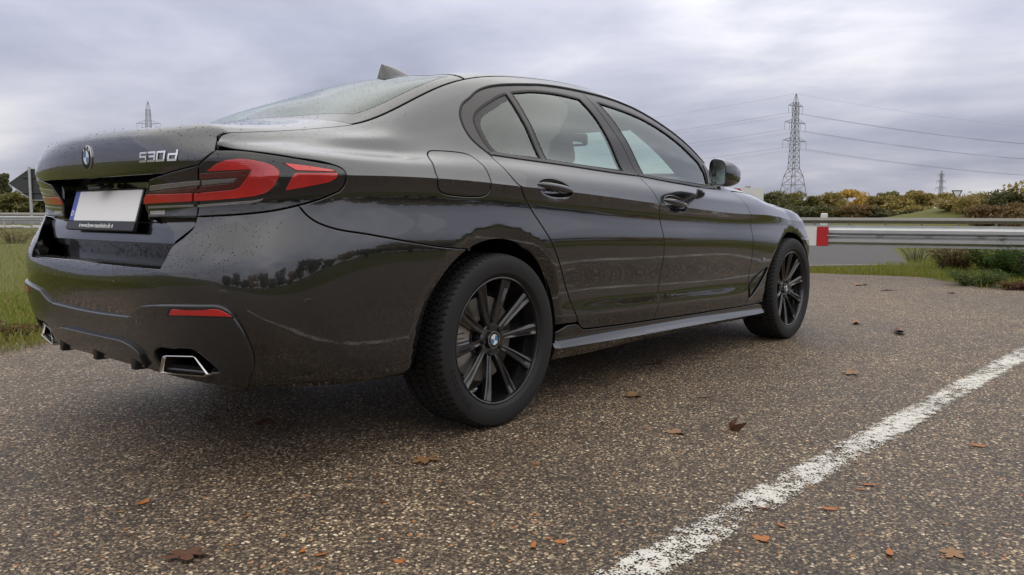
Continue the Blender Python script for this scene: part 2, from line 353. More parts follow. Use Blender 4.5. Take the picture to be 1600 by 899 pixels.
def skin(sg,z):
    """chart A: (signed arc coordinate, height) -> point; sg>0 right half (y<0)"""
    sg=np.asarray(sg,float); z=np.asarray(z,float); a=np.abs(sg); d=section_at_z(a,z)
    th=np.clip(a/RF,0,np.pi/2); x=a-L0+XF; ph=np.clip((a-L1)/RF,0,np.pi/2)
    X=np.where(a<L0,XF-d*np.cos(th),np.where(a>L1,XN+d*np.sin(ph),x))
    Y=np.where(a<L0,d*np.sin(th),np.where(a>L1,d*np.cos(ph),d))
    # the sill stands in under the door before it swells to its ridge
    z1,z2=np.interp(a,_SS,_S1),np.interp(a,_SS,_S2); ts=np.clip((z-z1)/(z2-z1),0,1)
    Y=Y-.0115*np.sin(np.pi*ts)*sm((X-.20)/.22)*sm((2.75-X)/.25)*(a>L0)
    for cx,cz,r,wd,dp in ARCH:
        rho=np.hypot(X-cx,z-cz); t=np.clip((r+wd-rho)/wd,0,1.3)
        # soft start, then a straight chamfer down to the lip
        Y=np.where(z<cz+r+.2,Y-dp*np.where(t<.2,t*t/.4,t-.1)/.9*(Y>.6),Y)
    return np.stack([X,-np.sign(np.where(sg==0,1,sg))*Y,z],-1)
_SS=np.linspace(0,L1+1.2,4000); _S1,_S2=rows_low(_SS)[1][:,1],rows_low(_SS)[1][:,2]
def upper(x,q):
    """chart B: (station, row 7..14) -> point on the right half"""
    x=np.asarray(x,float); q=np.asarray(q,float); W,Z=rows_up(x); P,T0,T1=tang(W,Z,())
    # flat across the centre line
    T1[:,6,1]=0
    T1[:,6,0]=-np.abs(T1[:,6,0])
    j=np.clip(np.floor(q-7).astype(int),0,6); p=herm(P,T0,T1,j,q-7-j)
    return np.stack([x,-p[:,0],p[:,1]],-1)
LINES={
'bump_shut':[(0.8151,0.8462),(0.8309,0.8196),(0.8564,0.7954),(0.9029,0.7745),(0.9913,0.7566),(1.04,0.7464),(1.2126,0.7142),(1.4254,0.6926)],
'lamp_top':[(0.6254,1.0123),(0.6836,1.0099),(0.7575,0.999),(0.8162,0.9889),(0.871,0.9792),(0.9117,0.9713),(0.931,0.9584),(0.9342,0.947)],
'lamp_tip':[(0.9342,0.947),(0.933,0.9336),(0.9305,0.9195),(0.9256,0.9038),(0.9163,0.8919)],
'lamp_bot':[(0.9163,0.8919),(0.8671,0.8663),(0.8132,0.8462),(0.7544,0.8298),(0.6796,0.819),(0.5604,0.8112)],
'lamp_split':[(0.5788,0.9658),(0.5604,0.8112)],
'lamp_lid':[(0.6254,1.0123),(0.5788,0.9658)],
'lampin_top':[(0.5788,0.9658),(0.3887,0.9284)],
'lampin_end':[(0.3887,0.9284),(0.3569,0.8898),(0.34,0.8656),(0.3363,0.8389),(0.3548,0.8065)],
'lampin_bot':[(0.3548,0.8065),(0.5604,0.8112)],
'lid_wing':[(0.5604,0.8112),(0.5534,0.7786),(0.5271,0.749),(0.4923,0.7189),(0.4785,0.6819),(0.4647,0.6532)],
'lidface_side':[(0.6217,1.0453),(0.6235,1.0099),(0.5795,0.9649),(0.4567,0.9401)],
'lidface_bot':[(0.3389,0.9485),(0.067,0.9392),(-0.1289,0.9383)],
'rdoor_rear_lo':[(1.7015,0.9303),(1.7208,0.9029),(1.8051,0.8306),(1.8597,0.7586),(1.934,0.6415),(2.0798,0.4741),(2.1182,0.3901),(2.1652,0.3396),(2.2336,0.3135)],
'rdoor_rear_up':[(1.6387,1.0505),(1.6412,1.0318),(1.6558,0.9816),(1.6877,0.9405),(1.7015,0.9303)],
'b_shut':[(2.7292,1.0113),(2.762,0.9783),(2.7657,0.9255),(2.785,0.8631),(2.8315,0.7717),(2.8246,0.6983),(2.8475,0.5674),(2.8489,0.4353),(2.8261,0.2957)],
'a_shut':[(3.8338,0.9767),(3.836,0.923),(3.8824,0.8836),(3.8835,0.8436),(3.9067,0.7405),(3.9062,0.6749),(3.9237,0.5399),(3.9121,0.4056),(3.9214,0.272)],
'door_bot':[(2.2336,0.3135),(2.5458,0.3009),(2.8261,0.2957),(3.3081,0.2845),(3.9214,0.272),(4.15,0.2653)],
'dlo_rear':[(1.6398,1.0516),(1.5855,1.1178),(1.5846,1.1822),(1.6005,1.2225),(1.6347,1.2587),(1.7013,1.296),(1.7701,1.3319),(1.8571,1.3595),(1.9709,1.3818),(2.0743,1.3928),(2.2443,1.3994),(2.3671,1.3996),(2.526,1.3974),(2.7764,1.3801),(2.9914,1.3544),(3.1537,1.3235),(3.3494,1.2674),(3.4877,1.1853),(3.753,1.1294)],
'belt':[(1.6398,1.0516),(1.8022,1.044),(2.1274,1.0326),(2.5083,1.0165),(2.7343,1.0102),(3.0915,0.9887),(3.4943,0.9723)],
'glass_q':[(1.6649,1.0633),(1.6526,1.0947),(1.6419,1.1428),(1.6477,1.1875),(1.675,1.2214),(1.7246,1.2528),(1.8068,1.2912),(1.8743,1.3195),(1.9346,1.3387),(1.9657,1.2656),(1.9682,1.16),(1.9678,1.0547)],
'glass_r':[(1.9739,1.3467),(2.1296,1.3721),(2.3051,1.3793),(2.4654,1.3741),(2.5675,1.3),(2.5833,1.1702),(2.5776,1.0302),(2.2839,1.0404),(2.0104,1.0518),(1.9986,1.1679)],
'glass_f':[(2.6126,1.3728),(2.8114,1.3635),(2.9919,1.3406),(3.1983,1.2992),(3.3325,1.2249),(3.4842,1.1289),(3.4868,0.9874),(3.1091,1.0026),(2.798,1.0192),(2.7754,1.1841),(2.7268,1.2978)],
'b_pillar':[(2.526,1.3974),(2.6139,1.3216),(2.6788,1.2128),(2.7157,1.1179),(2.7292,1.0113)],
'flap':[(1.3164,1.0369),(1.3428,1.0506),(1.3694,1.0545),(1.5165,1.0507),(1.5434,1.0396),(1.5395,1.0066),(1.5357,0.9722),(1.5309,0.9432),(1.5282,0.9077),(1.5028,0.8894),(1.3036,0.8918),(1.2748,0.9016),(1.2583,0.9232),(1.2574,0.9564),(1.2671,0.9932)],
'handle_r':[(1.8192,0.9325),(1.8464,0.9539),(1.8934,0.9687),(1.9735,0.9677),(2.0331,0.9468),(2.0568,0.9151),(2.026,0.8878),(1.9568,0.8795),(1.8762,0.8878),(1.8253,0.9123)],
'handle_f':[(2.8437,0.8811),(2.8855,0.9057),(2.9458,0.9205),(3.0306,0.905),(3.066,0.8858),(3.0771,0.866),(3.0535,0.8394),(2.9481,0.8292),(2.8705,0.8497)],
'vent':[(3.9386,0.3201),(3.9194,0.3997),(4.0613,0.4745),(4.1681,0.4946),(4.132,0.4427),(3.9997,0.3474)],
'mbadge':[(4.044,0.5428),(4.045,0.5626),(4.1034,0.5604),(4.1038,0.5404)],
'red_main':[(0.5987,0.9463),(0.627,0.9691),(0.6523,0.9804),(0.6827,0.9839),(0.7086,0.9815),(0.7397,0.9736),(0.7602,0.9635),(0.7733,0.9475),(0.7709,0.9288),(0.7592,0.9013),(0.7443,0.8847),(0.7164,0.8735),(0.6721,0.8665),(0.6056,0.8609),(0.5526,0.8586),(0.5551,0.8824),(0.6662,0.8928),(0.6823,0.9022),(0.7086,0.9458),(0.7071,0.9513)],
'red_dark':[(0.5784,0.941),(0.7056,0.95),(0.707,0.9447),(0.6816,0.9037),(0.6648,0.8939),(0.5581,0.8847),(0.5794,0.9033),(0.6652,0.9127),(0.6804,0.9288),(0.6489,0.9265),(0.5801,0.923)],
'red_up':[(0.7794,0.9734),(0.8415,0.9658),(0.8958,0.9567),(0.9079,0.9498),(0.8101,0.9505)],
'red_low':[(0.8066,0.9434),(0.9097,0.9465),(0.9077,0.9329),(0.8892,0.9181),(0.8224,0.8995),(0.7843,0.8907),(0.7969,0.9239)],
'redin':[(0.3376,0.8512),(0.3456,0.8706),(0.3622,0.8818),(0.5518,0.8834),(0.5484,0.8584)],
'redin_dark':[(0.3724,0.8839),(0.3744,0.8875),(0.5756,0.9035),(0.5552,0.8855)],
'greyin':[(0.3867,0.9084),(0.5799,0.9211),(0.576,0.906),(0.3788,0.8905)],
'strip_out':[(0.563,0.8478),(0.7103,0.8605),(0.7386,0.8685),(0.7311,0.8589),(0.7101,0.8511),(0.5627,0.8394)],
'strip_in':[(0.3574,0.8439),(0.5506,0.849),(0.5502,0.8408),(0.3553,0.8357)],
'revlight':[(0.3628,0.8287),(0.4381,0.8304),(0.4379,0.8172),(0.3641,0.8162)],
'val_top':[(0.1163,0.4884),(0.3164,0.4925),(0.3523,0.5108),(0.3871,0.5345),(0.471,0.5453),(0.5878,0.5527),(0.6356,0.553),(0.6547,0.5428),(0.6702,0.5175),(0.6851,0.4845),(0.6972,0.4471),(0.7076,0.401),(0.7075,0.3617),(0.6992,0.3316)],
'towcover':[(0.3135,0.4966),(0.3864,0.5317),(0.4658,0.5417),(0.4499,0.5096),(0.4314,0.4922),(0.381,0.4871)],
'refl':[(0.5118,0.5339),(0.6323,0.5413),(0.6472,0.536),(0.6676,0.5194),(0.5011,0.5146)],
'refl_box':[(0.5009,0.5376),(0.6357,0.5457),(0.6531,0.5381),(0.6731,0.5148),(0.4878,0.5091)],
'ex_rec':[(0.4162,0.3283),(0.408,0.3667),(0.4155,0.3886),(0.4381,0.3999),(0.5536,0.4111),(0.5747,0.4007),(0.6407,0.3319)],
'diff':[(-0.3023,0.3884),(-0.1083,0.4011),(0.1344,0.4103),(0.2663,0.4076),(0.3388,0.3808),(0.3496,0.3352)],
'tip':[(0.4299,0.369),(0.4432,0.3737),(0.5454,0.3841),(0.6072,0.3297),(0.5958,0.32),(0.4376,0.3102),(0.4292,0.3317)],
'sensor':[(0.642,0.5856)],
'sensor2':[(0.8283,0.5558)],
'sensor3':[(0.2308,0.5927)],
'badge_l':[(0.3707,0.9901)],
'badge_r':[(0.5158,1.0048)],
'badge_tl':[(0.3745,1.011)],
'roundel':[(-0.001,1.0126)],
}
# ---------------------------------------------------------------- panels cut out of the body surface
def crv(pts,step=.015,closed=False):
    """Catmull-Rom through 2-D points, sampled about every step"""
    P=[np.array(p,float) for p in pts]; n=len(P); out=[]
    if n==2 and not closed:
        k=max(1,int(np.hypot(*(P[1]-P[0]))/step)); return [tuple(P[0]+(P[1]-P[0])*i/k) for i in range(k+1)]
    for i in range(n if closed else n-1):
        p0=P[(i-1)%n] if closed or i>0 else 2*P[0]-P[1]; p1=P[i]; p2=P[(i+1)%n]; p3=P[(i+2)%n] if closed or i+2<n else 2*P[-1]-P[-2]
        d1=max(np.hypot(*(p2-p1))**.5,1e-4); d0=max(np.hypot(*(p1-p0))**.5,1e-4); d2=max(np.hypot(*(p3-p2))**.5,1e-4)
        m1=((p1-p0)/d0-(p2-p0)/(d0+d1)+(p2-p1)/d1)*d1; m2=((p2-p1)/d1-(p3-p1)/(d1+d2)+(p3-p2)/d2)*d1
        k=max(1,int(math.ceil(np.hypot(*(p2-p1))/step)))
        for j in range(k):
            t=j/k; out.append(tuple((2*t**3-3*t*t+1)*p1+(t**3-2*t*t+t)*m1+(3*t*t-2*t**3)*p2+(t**3-t*t)*m2))
    if not closed: out.append(tuple(P[-1]))
    return out
def chain(*ls):
    out=[]
    for l in ls:
        for p in l:
            if not out or math.hypot(p[0]-out[-1][0],p[1]-out[-1][1])>1e-5: out.append((float(p[0]),float(p[1])))
    if math.hypot(out[0][0]-out[-1][0],out[0][1]-out[-1][1])<1e-5: out.pop()
    return out
def roundpoly(pts,r,n=5):
    """straight-sided outline with rounded corners"""
    out=[]; N=len(pts)
    for i in range(N):
        p=np.array(pts[i]);a=np.array(pts[i-1]);b=np.array(pts[(i+1)%N]); la=np.hypot(*(a-p)); lb=np.hypot(*(b-p)); q=min(r,la*.45,lb*.45)
        s=p+(a-p)/la*q; e=p+(b-p)/lb*q
        for k in range(n+1): t=k/n; out.append(tuple((1-t)**2*s+2*t*(1-t)*p+t*t*e))
    return out
def dens(poly,step):
    out=[];N=len(poly)
    for i in range(N):
        a=np.array(poly[i]);b=np.array(poly[(i+1)%N]); k=max(1,int(np.hypot(*(b-a))/step)); out+= [tuple(a+(b-a)*j/k) for j in range(k)]
    return out
def inside(P,poly):
    P=np.asarray(P); c=np.zeros(len(P),bool); q=np.asarray(poly); x,y=P[:,0],P[:,1]
    x1,y1=q[:,0],q[:,1]; x2,y2=np.roll(x1,-1),np.roll(y1,-1)
    for i in range(len(q)):
        m=(y1[i]>y)!=(y2[i]>y)
        if m.any(): c^=m&(x<(x2[i]-x1[i])*(y-y1[i])/(y2[i]-y1[i]+1e-15)+x1[i])
    return c
def area(p): q=np.asarray(p); return .5*np.sum(q[:,0]*np.roll(q[:,1],-1)-q[:,1]*np.roll(q[:,0],-1))
def surf_n(fn,ab,h=1.5e-3,sc=(1,1)):
    a=np.array([h/sc[0],0]);b=np.array([0,h/sc[1]])
    n=np.cross(fn(ab+a)-fn(ab-a),fn(ab+b)-fn(ab-b)); n/=np.maximum(np.linalg.norm(n,axis=1),1e-12)[:,None]; return n
def panel(g,fn,outer,holes=(),step=.022,sc=(1,1),off=0.,gap=.0017,r=.0028,depth=.014,norim=None,m=0,mr=None):
    """add to g the piece of surface fn inside outer (chart coordinates), with a rounded, turned-in edge"""
    k=np.array(sc,float)
    loops=[list(outer)]+[list(h) for h in holes]
    loops=[l if (area(l)>0)==(i==0) else l[::-1] for i,l in enumerate(loops)]
    B=[];E=[]
    for l in loops:
        o=len(B); B+=[(p[0]*k[0],p[1]*k[1]) for p in l]; E+=[(o+i,o+(i+1)%len(l)) for i in range(len(l))]
    B=np.array(B); nb=len(B)
    lo=B.min(0);hi=B.max(0)
    gx=np.arange(lo[0]+step*.5,hi[0],step); gy=np.arange(lo[1]+step*.5,hi[1],step); G=np.array(np.meshgrid(gx,gy)).reshape(2,-1).T
    G[:,0]+=(np.round((G[:,1]-lo[1])/step)%2)*step*.5
    if len(G):
        q=inside(G,np.array(loops[0])*k)
        for h in loops[1:]: q&=~inside(G,np.array(h)*k)
        G=G[q]
        if len(G):
            d=np.full(len(G),9.)
            for i in range(0,nb): d=np.minimum(d,(G[:,0]-B[i,0])**2+(G[:,1]-B[i,1])**2)
            G=G[d>(step*.45)**2]
    pts=[Vector(p) for p in B]+[Vector(p) for p in G]
    vv,_,ff,_,_,_=delaunay_2d_cdt(pts,E,[],0,1e-7,False)
    D=np.array([v[:] for v in vv]); T=np.array([f[:3] for f in ff])
    c=D[T].mean(1); q=inside(c,np.array(loops[0])*k)
    for h in loops[1:]: q&=~inside(c,np.array(h)*k)
    T=T[q]
    AB=D/k; P=fn(AB); n=surf_n(fn,AB,sc=sc); ref=P.mean(0)*np.array([1,0,0])+np.array([0,0,.75])
    sg=1 if ((n*(P-np.array([min(max(ref[0],.3),2.6),0,.7]))).sum(1)>0).mean()>.5 else -1
    n=n*sg
    if off: P=P+n*off
    # corner normals, sampled just inside each triangle so that creases stay sharp
    cc=(D[T]*.9+D[T].mean(1,keepdims=True)*.1).reshape(-1,2)/k; cn=(surf_n(fn,cc,5e-4,sc)*sg).reshape(-1,3,3)
    fnn=np.cross(P[T[:,1]]-P[T[:,0]],P[T[:,2]]-P[T[:,0]]); fl=(fnn*cn.mean(1)).sum(1)<0
    T[fl]=T[fl][:,::-1]; cn[fl]=cn[fl][:,::-1]
    # edge
    key={(round(a,6),round(b,6)):i for i,(a,b) in enumerate(D)}
    rims=[]
    for l in loops:
        ids=[]
        for p in l:
            kk=(round(p[0]*k[0],6),round(p[1]*k[1],6)); i=key.get(kk)
            if i is None: i=int(((D-np.array([p[0]*k[0],p[1]*k[1]]))**2).sum(1).argmin())
            ids.append(i)
        L=len(ids); rim=[not(norim and norim(l[i]) and norim(l[(i+1)%L])) for i in range(L)]
        Q=P[ids]; Nn=n[ids]; 
        tn=np.zeros_like(Q)
        for i in range(L):
            if rim[i] and ids[i]!=ids[(i+1)%L]:
                d=Q[(i+1)%L]-Q[i]; d/=max(np.linalg.norm(d),1e-9); tn[i]+=d; tn[(i+1)%L]+=d
        ln=np.linalg.norm(tn,axis=1); ok=ln>1e-6; tn[ok]/=ln[ok][:,None]
        mm=np.cross(Nn,tn)*sg
        mm*=1 if sg>0 else 1
        rims.append((ids,rim,ok,mm,Nn))
    for ids,rim,ok,mm,Nn in rims:
        for j,i in enumerate(ids):
            if ok[j]: P[i]=P[i]+mm[j]*(gap+r)
    g.add(P,T,cn.tolist(),m)
    if depth>0:
        for ids,rim,ok,mm,Nn in rims:
            L=len(ids); p0=P[ids]; R=[p0,p0-mm*r*.7-Nn*r*.3,p0-mm*r-Nn*r,p0-mm*r-Nn*(r+depth)]; s2=(Nn-mm)/1.41421; NN=[Nn,s2,-mm,-mm]
            V=np.concatenate(R); F=[];FN=[]
            for a in range(3):
                for i in range(L):
                    j=(i+1)%L
                    if not rim[i]: continue
                    f=[a*L+i,a*L+j,(a+1)*L+j,(a+1)*L+i]; nn=[NN[a][i],NN[a][j],NN[a+1][j],NN[a+1][i]]
                    v=np.cross(V[f[1]]-V[f[0]],V[f[2]]-V[f[0]])
                    if (v*(nn[0]+nn[2])).sum()<0: f=f[::-1]; nn=nn[::-1]
                    F.append(f); FN.append([tuple(q) for q in nn])
            g.add(V,F,FN,m if mr is None else mr)
    return g
def A_(ab): return skin(ab[:,0],ab[:,1])
def B_(ab): return upper(ab[:,0],ab[:,1])
def Bs(ab):
    p=upper(ab[:,0],14-np.abs(ab[:,1])); p[:,1]*=np.where(ab[:,1]<0,-1,1); return p
OX=L0-XF                                   # arc coordinate = x + OX along the side
FE=L1+math.pi/2*RF
_SG=np.linspace(0,FE,9001); _ZT=rows_low(_SG)[1].T.copy()
def zrow(s,j): return float(np.interp(abs(s),_SG,_ZT[j]))
def z7(s): return zrow(s,7)
def sig_of_x(x,z):
    sc_=np.isscalar(x); x=np.atleast_1d(np.asarray(x,float)); z=np.broadcast_to(np.asarray(z,float),x.shape).copy()
    lo=np.where(x<1,0.,L1-.3); hi=np.where(x<1,L0+.3,FE)
    for _ in range(30):
        m=(lo+hi)/2; c=skin(m,z)[:,0]<x; lo=np.where(c,m,lo); hi=np.where(c,hi,m)
    return float(lo[0]) if sc_ else lo
def arch_line(i,a0,a1,n=40,dr=0.):
    cx,cz,r=ARCH[i][:3]; r+=dr; a=np.radians(a0+(a1-a0)*np.arange(n+1)/n); x=cx+r*np.cos(a); z=cz+r*np.sin(a); s=np.where((x>XF)&(x<XN),x+OX,sig_of_x(x,z)); return [(float(p),float(q)) for p,q in zip(s,z)]
def split(poly,zf=z7,step=.02):
    """cut an outline along the crease into the part below and the part above"""
    s=[p[1]-zf(p[0])>0 for p in poly]; N=len(poly); X=[]
    for i in range(N):
        if s[i]!=s[(i+1)%N]:
            a=np.array(poly[i]);b=np.array(poly[(i+1)%N]); fa=a[1]-zf(a[0]); fb=b[1]-zf(b[0]); q=a+(b-a)*fa/(fa-fb); X.append((i,(q[0],zf(q[0]))))
    assert len(X)==2,len(X)
    (i,p),(j,q)=X; A1=[poly[k%N] for k in range(i+1,j+1)]; A2=[poly[k%N] for k in range(j+1,i+1+N)]
    n=max(2,int(abs(q[0]-p[0])/step)); cl=[(p[0]+(q[0]-p[0])*k/n,zf(p[0]+(q[0]-p[0])*k/n)) for k in range(n+1)]
    a=chain(A1,cl[::-1]); b=chain(A2,cl)
    return (b,a) if s[(i+1)%N] else (a,b)          # (below, above)
on7=lambda p: abs(p[1]-z7(p[0]))<2e-4
on1=lambda p: abs(p[1]-zrow(p[0],1))<2e-4
# ---------------------------------------------------------------- the car
car=empty('sedan_car'); tag(car,'dark grey four-door saloon car with black wheels and rain drops on its boot','car')
LN={k:[(a,b) for a,b in v] for k,v in LINES.items()}
# smoothed shut lines (arc coordinate, height)
BSH=[(2.7342,1.0113),(2.7502,.9783),(2.7731,.9255),(2.796,.8632),(2.8218,.7716),(2.8361,.6983),(2.8486,.5675),(2.8455,.4353),(2.8271,.2957)]
ASH=[(3.8268,.9767),(3.8547,.923),(3.8711,.8836),(3.8847,.8436),(3.9073,.7404),(3.9144,.6748),(3.9176,.54),(3.9156,.4056),(3.9204,.276)]
RLO=[(1.7047,.9303),(1.7303,.903),(1.7958,.8306),(1.8578,.7585),(1.9511,.6415),(2.0692,.4741),(2.1217,.3901),(2.158,.342),(2.20,.318),(2.245,.3125)]
RUP=[(1.6389,1.0508),(1.6425,1.0318),(1.660,.9816),(1.690,.9425),(1.7047,.9303)]
BELT=LN['belt'][:-1]+[(3.50,.9713),(3.80,.9745)]
DBOT=[(2.245,.3125),(2.5458,.3015),(2.8271,.2957),(3.3081,.2845),(3.9204,.276)]
def pt(f,z): return crv(f,.015)
def cut(line,z0,z1):
    l=[p for p in crv(line,.008) if min(z0,z1)-1e-6<=p[1]<=max(z0,z1)+1e-6]; return l
def mirror_build(fn,name,mats,parent,both=True,**k):
    """build a right-hand part, then the same part mirrored for the far side"""
    g=Geo(); fn(g); o=[g.build(name,mats,parent,**k)]
    if both: o.append(g.build(name,mats,parent,flip=True,**k))
    return o
def detour(cl,shape,below):
    """the crease line cl (rising arc coordinate) led round an opening that crosses it"""
    lo,hi=split(shape); use=[p for p in (lo if below else hi)]
    on=[on7(p) for p in use]; n=len(use)
    i0=[i for i in range(n) if on[i] and not on[(i+1)%n]][0]
    arc=[use[i0]]; i=(i0+1)%n
    while not on[i]: arc.append(use[i]); i=(i+1)%n
    arc.append(use[i])
    if arc[0][0]>arc[-1][0]: arc=arc[::-1]
    return [p for p in cl if p[0]<arc[0][0]-.003]+arc+[p for p in cl if p[0]>arc[-1][0]+.003]
def crease(a,b,step=.02):
    n=max(2,int(abs(b-a)/step)); return [(a+(b-a)*k/n,z7(a+(b-a)*k/n)) for k in range(n+1)]
def two(outer,shapes,a,b):
    """an outline that crosses the crease at arcs a<b, split in two with openings led round"""
    lo,hi=split(outer); res=[]
    for poly,below in ((lo,True),(hi,False)):
        body=[p for p in poly if not on7(p)]
        # rotate so that the run without crease points is contiguous
        n=len(poly); on=[on7(p) for p in poly]; s=[i for i in range(n) if on[i] and not on[(i+1)%n]][0]
        run=[poly[s]]; i=(s+1)%n
        while not on[i]: run.append(poly[i]); i=(i+1)%n
        run.append(poly[i]); c=crease(min(run[0][0],run[-1][0]),max(run[0][0],run[-1][0]))
        for sh in shapes: c=detour(c,sh,below)
        if run[-1][0]>run[0][0]: c=c[::-1]
        res.append(chain(run,c))
    return res
def ellipse(c,a,b,tilt,n=40): return [(c[0]+a*math.cos(2*math.pi*k/n)*1,c[1]+b*math.sin(2*math.pi*k/n)+tilt*a*math.cos(2*math.pi*k/n)) for k in range(n)]
HR=ellipse((1.940,.9245),.117,.044,-.055); HF=ellipse((2.962,.8755),.115,.044,-.075)
FLAP=crv([(1.3164,1.0369),(1.34,1.0500),(1.3694,1.0535),(1.5065,1.0497),(1.530,1.0386),(1.5405,1.0066),(1.5407,.9722),(1.5369,.9432),(1.5303,.9078),(1.5071,.8916),(1.3071,.8919),(1.2777,.9017),(1.2619,.9233),(1.2614,.9564),(1.2771,.9932)],.012,True)
# doors
def upto(line,n): return line[:n]
B_cut=crv(BSH); R_line=chain(crv(RUP),crv(RLO))
rear_outer=chain(crv([p for p in BELT if p[0]<2.6]+[(2.7342,1.0113)]),B_cut,crv(DBOT[:3])[::-1],R_line[::-1])
front_outer=chain(crv([(2.7342,1.0113),(3.0915,.989),(3.50,.9713),(3.8268,.9755)]),crv(ASH),crv(DBOT[2:])[::-1],B_cut[::-1])
def door_skin(outer,handle):
    def f(g):
        lo,hi=two(outer,[handle],0,0)
        panel(g,A_,lo,norim=on7); panel(g,A_,hi,norim=on7)
    return f
rear_doors=mirror_build(door_skin(rear_outer,HR),'rear_door','car_paint',car); front_doors=mirror_build(door_skin(front_outer,HF),'front_door','car_paint',car)
for o,s in zip(rear_doors+front_doors,('right','left','right','left')): pass
# door handles: a scooped bowl and the bar across it
def handle(c,e,doors):
    ec=np.array(c); a,b,tl=e
    def bowl(ab):
        p=A_(ab); n=surf_n(A_,ab); n*=np.sign((n*np.array([0,-1,0])).sum(1))[:,None]
        u=(ab[:,0]-ec[0])/a; v=(ab[:,1]-ec[1]-tl*a*u)/b; rr=np.clip(1-u*u-v*v,0,1); return p-n*(.034*rr**.5)[:,None]
    def fb(g): panel(g,bowl,ellipse(c,a,b,tl,64),step=.006,gap=-.0005,r=.0005,depth=.01)
    R=[]
    for k in range(25):
        t=-1+2*k/24; s=ec[0]+t*a*.99; z=ec[1]+.008+tl*a*t-.004*t; p=skin(np.array([s]),np.array([z]))[0]; w=max(.0022,.0145*(1-abs(t)**3.2)**.5); th=max(.002,.011*(1-abs(t)**4)**.5); o=.002+.012*(1-t*t)
        R.append([(p[0],p[1]-o+th*math.cos(q*math.pi/6),z+w*math.sin(q*math.pi/6)) for q in range(12)])
    gb=Geo(); fb(gb); gr=Geo(); gr.loft(R)
    for o,fl in zip(doors,(False,True)):
        h=gb.build('handle_recess','car_paint',o,flip=fl); gr.build('door_handle','car_paint',o,flip=fl,smooth=60)
handle((1.940,.9245),(.117,.044,-.055),rear_doors); handle((2.962,.8755),(.115,.044,-.075),front_doors)
z11=lambda s: float(rows_up(np.array([s-OX]))[1][0,4])
DT=[p for p in LN['dlo_rear'] if p[0]<1.72]; s_end=2.02+OX
dlo_top=crv(DT+[(1.736,1.3158),(1.7701,1.3319),(1.81,1.3467),(1.8571,1.3605),(1.9115,1.3725),(1.9709,1.3825),(2.06,1.3945),(2.2,z11(2.2))],.012); dlo_top+=[(2.2+(s_end-2.2)*k/60,z11(2.2+(s_end-2.2)*k/60)) for k in range(1,61)]
# rear quarter: below the crease in the arc chart, above it by stations
def q_of_z(x,z):
    lo,hi=7.,12.
    for _ in range(30):
        m=(lo+hi)/2
        if upper(np.array([x]),np.array([m]))[0,2]<z: lo=m
        else: hi=m
    return (lo+hi)/2
TIP=.9342
def quarter(g):
    x0=RUP[-1][0]
    c=crease(TIP,x0); arch=arch_line(0,2.5,112.5)
    lowl=[p for p in crv(RLO) if p[1]>.352]
    outer=chain(detour(c,FLAP,True) if True else c,lowl,[(2.13,.350),(2.08,.353)],arch,crv(LN['bump_shut'])[::-1],[p for p in crv(LN['lamp_bot']) if p[0]>.8155][::-1],crv(LN['lamp_tip'])[::-1])
    panel(g,A_,outer,norim=on7)
def quarter_up(g):
    x0=RUP[-1][0]; fl=[p for p in detour(crease(TIP,x0),FLAP,False)]
    cre=[(((p[0]-OX) if p[0]>L0 else float(skin(np.array([p[0]]),np.array([p[1]]))[0,0])),7. if on7(p) else q_of_z(p[0]-OX,p[1])) for p in fl]
    toB=lambda l:[(p[0]-OX,q_of_z(p[0]-OX,p[1])) for p in l]
    up1=toB(crv(RUP)[::-1])
    dlo=toB(dlo_top); rail=[(2.03,11.05)]
    top=[(2.10-(2.10+.962)*k/110,12.) for k in range(111)]
    lid=crv([(-.962,12.),(-.992,11.6),(-1.014,10.9),(-1.028,10.0),(-1.034,9.15)],.02)
    lam=crv([(-1.034,9.15),(-.987,8.64),(-.92,8.227),(-.86,8.0),(-.794,7.819),(-.745,7.56),(-.727,7.33),(cre[0][0],7.)],.02)
    outer=chain(cre,up1,dlo,rail,[(2.05,11.2),(2.085,11.6)],top,lid,lam)
    panel(g,B_,outer,sc=(1,.07),step=.02,norim=lambda p:abs(p[1]-7)<1e-6)
g=Geo(); quarter(g); quarter_up(g)
quarters=[g.build('quarter_panel','car_paint',car),g.build('quarter_panel','car_paint',car,flip=True)]
# fuel flap (right side only); the far side is filled in plain
g=Geo(); lo,hi=split(FLAP); panel(g,A_,lo,norim=on7,step=.015); panel(g,A_,hi,norim=on7,step=.015)
tag(g.build('fuel_flap','car_paint',car),'fuel filler flap in the rear quarter'); g.build('fuel_flap','car_paint',car,flip=True)
# side sill
def sill(g):
    top=chain([(2.07,.345),(2.13,.345),(2.158,.338),(2.20,.314)],crv([(2.245,.3085),(2.5458,.2975),(2.8271,.2917),(3.3081,.2805),(3.9204,.272),(4.12,.270)]))
    a1=sig_of_x(2.602,.25); bot=[(4.19-(4.19-2.0)*k/60,zrow(4.19-(4.19-2.0)*k/60,0)+.002) for k in range(61)]
    outer=chain(top,[(4.175,.262)],bot,[(1.985,.26),(1.98,.31)])
    lo,hi=split(outer,lambda s:zrow(s,1))
    panel(g,A_,lo,norim=on1,depth=.03); panel(g,A_,hi,norim=on1,depth=.03)
mirror_build(sill,'side_sill','car_paint',car)
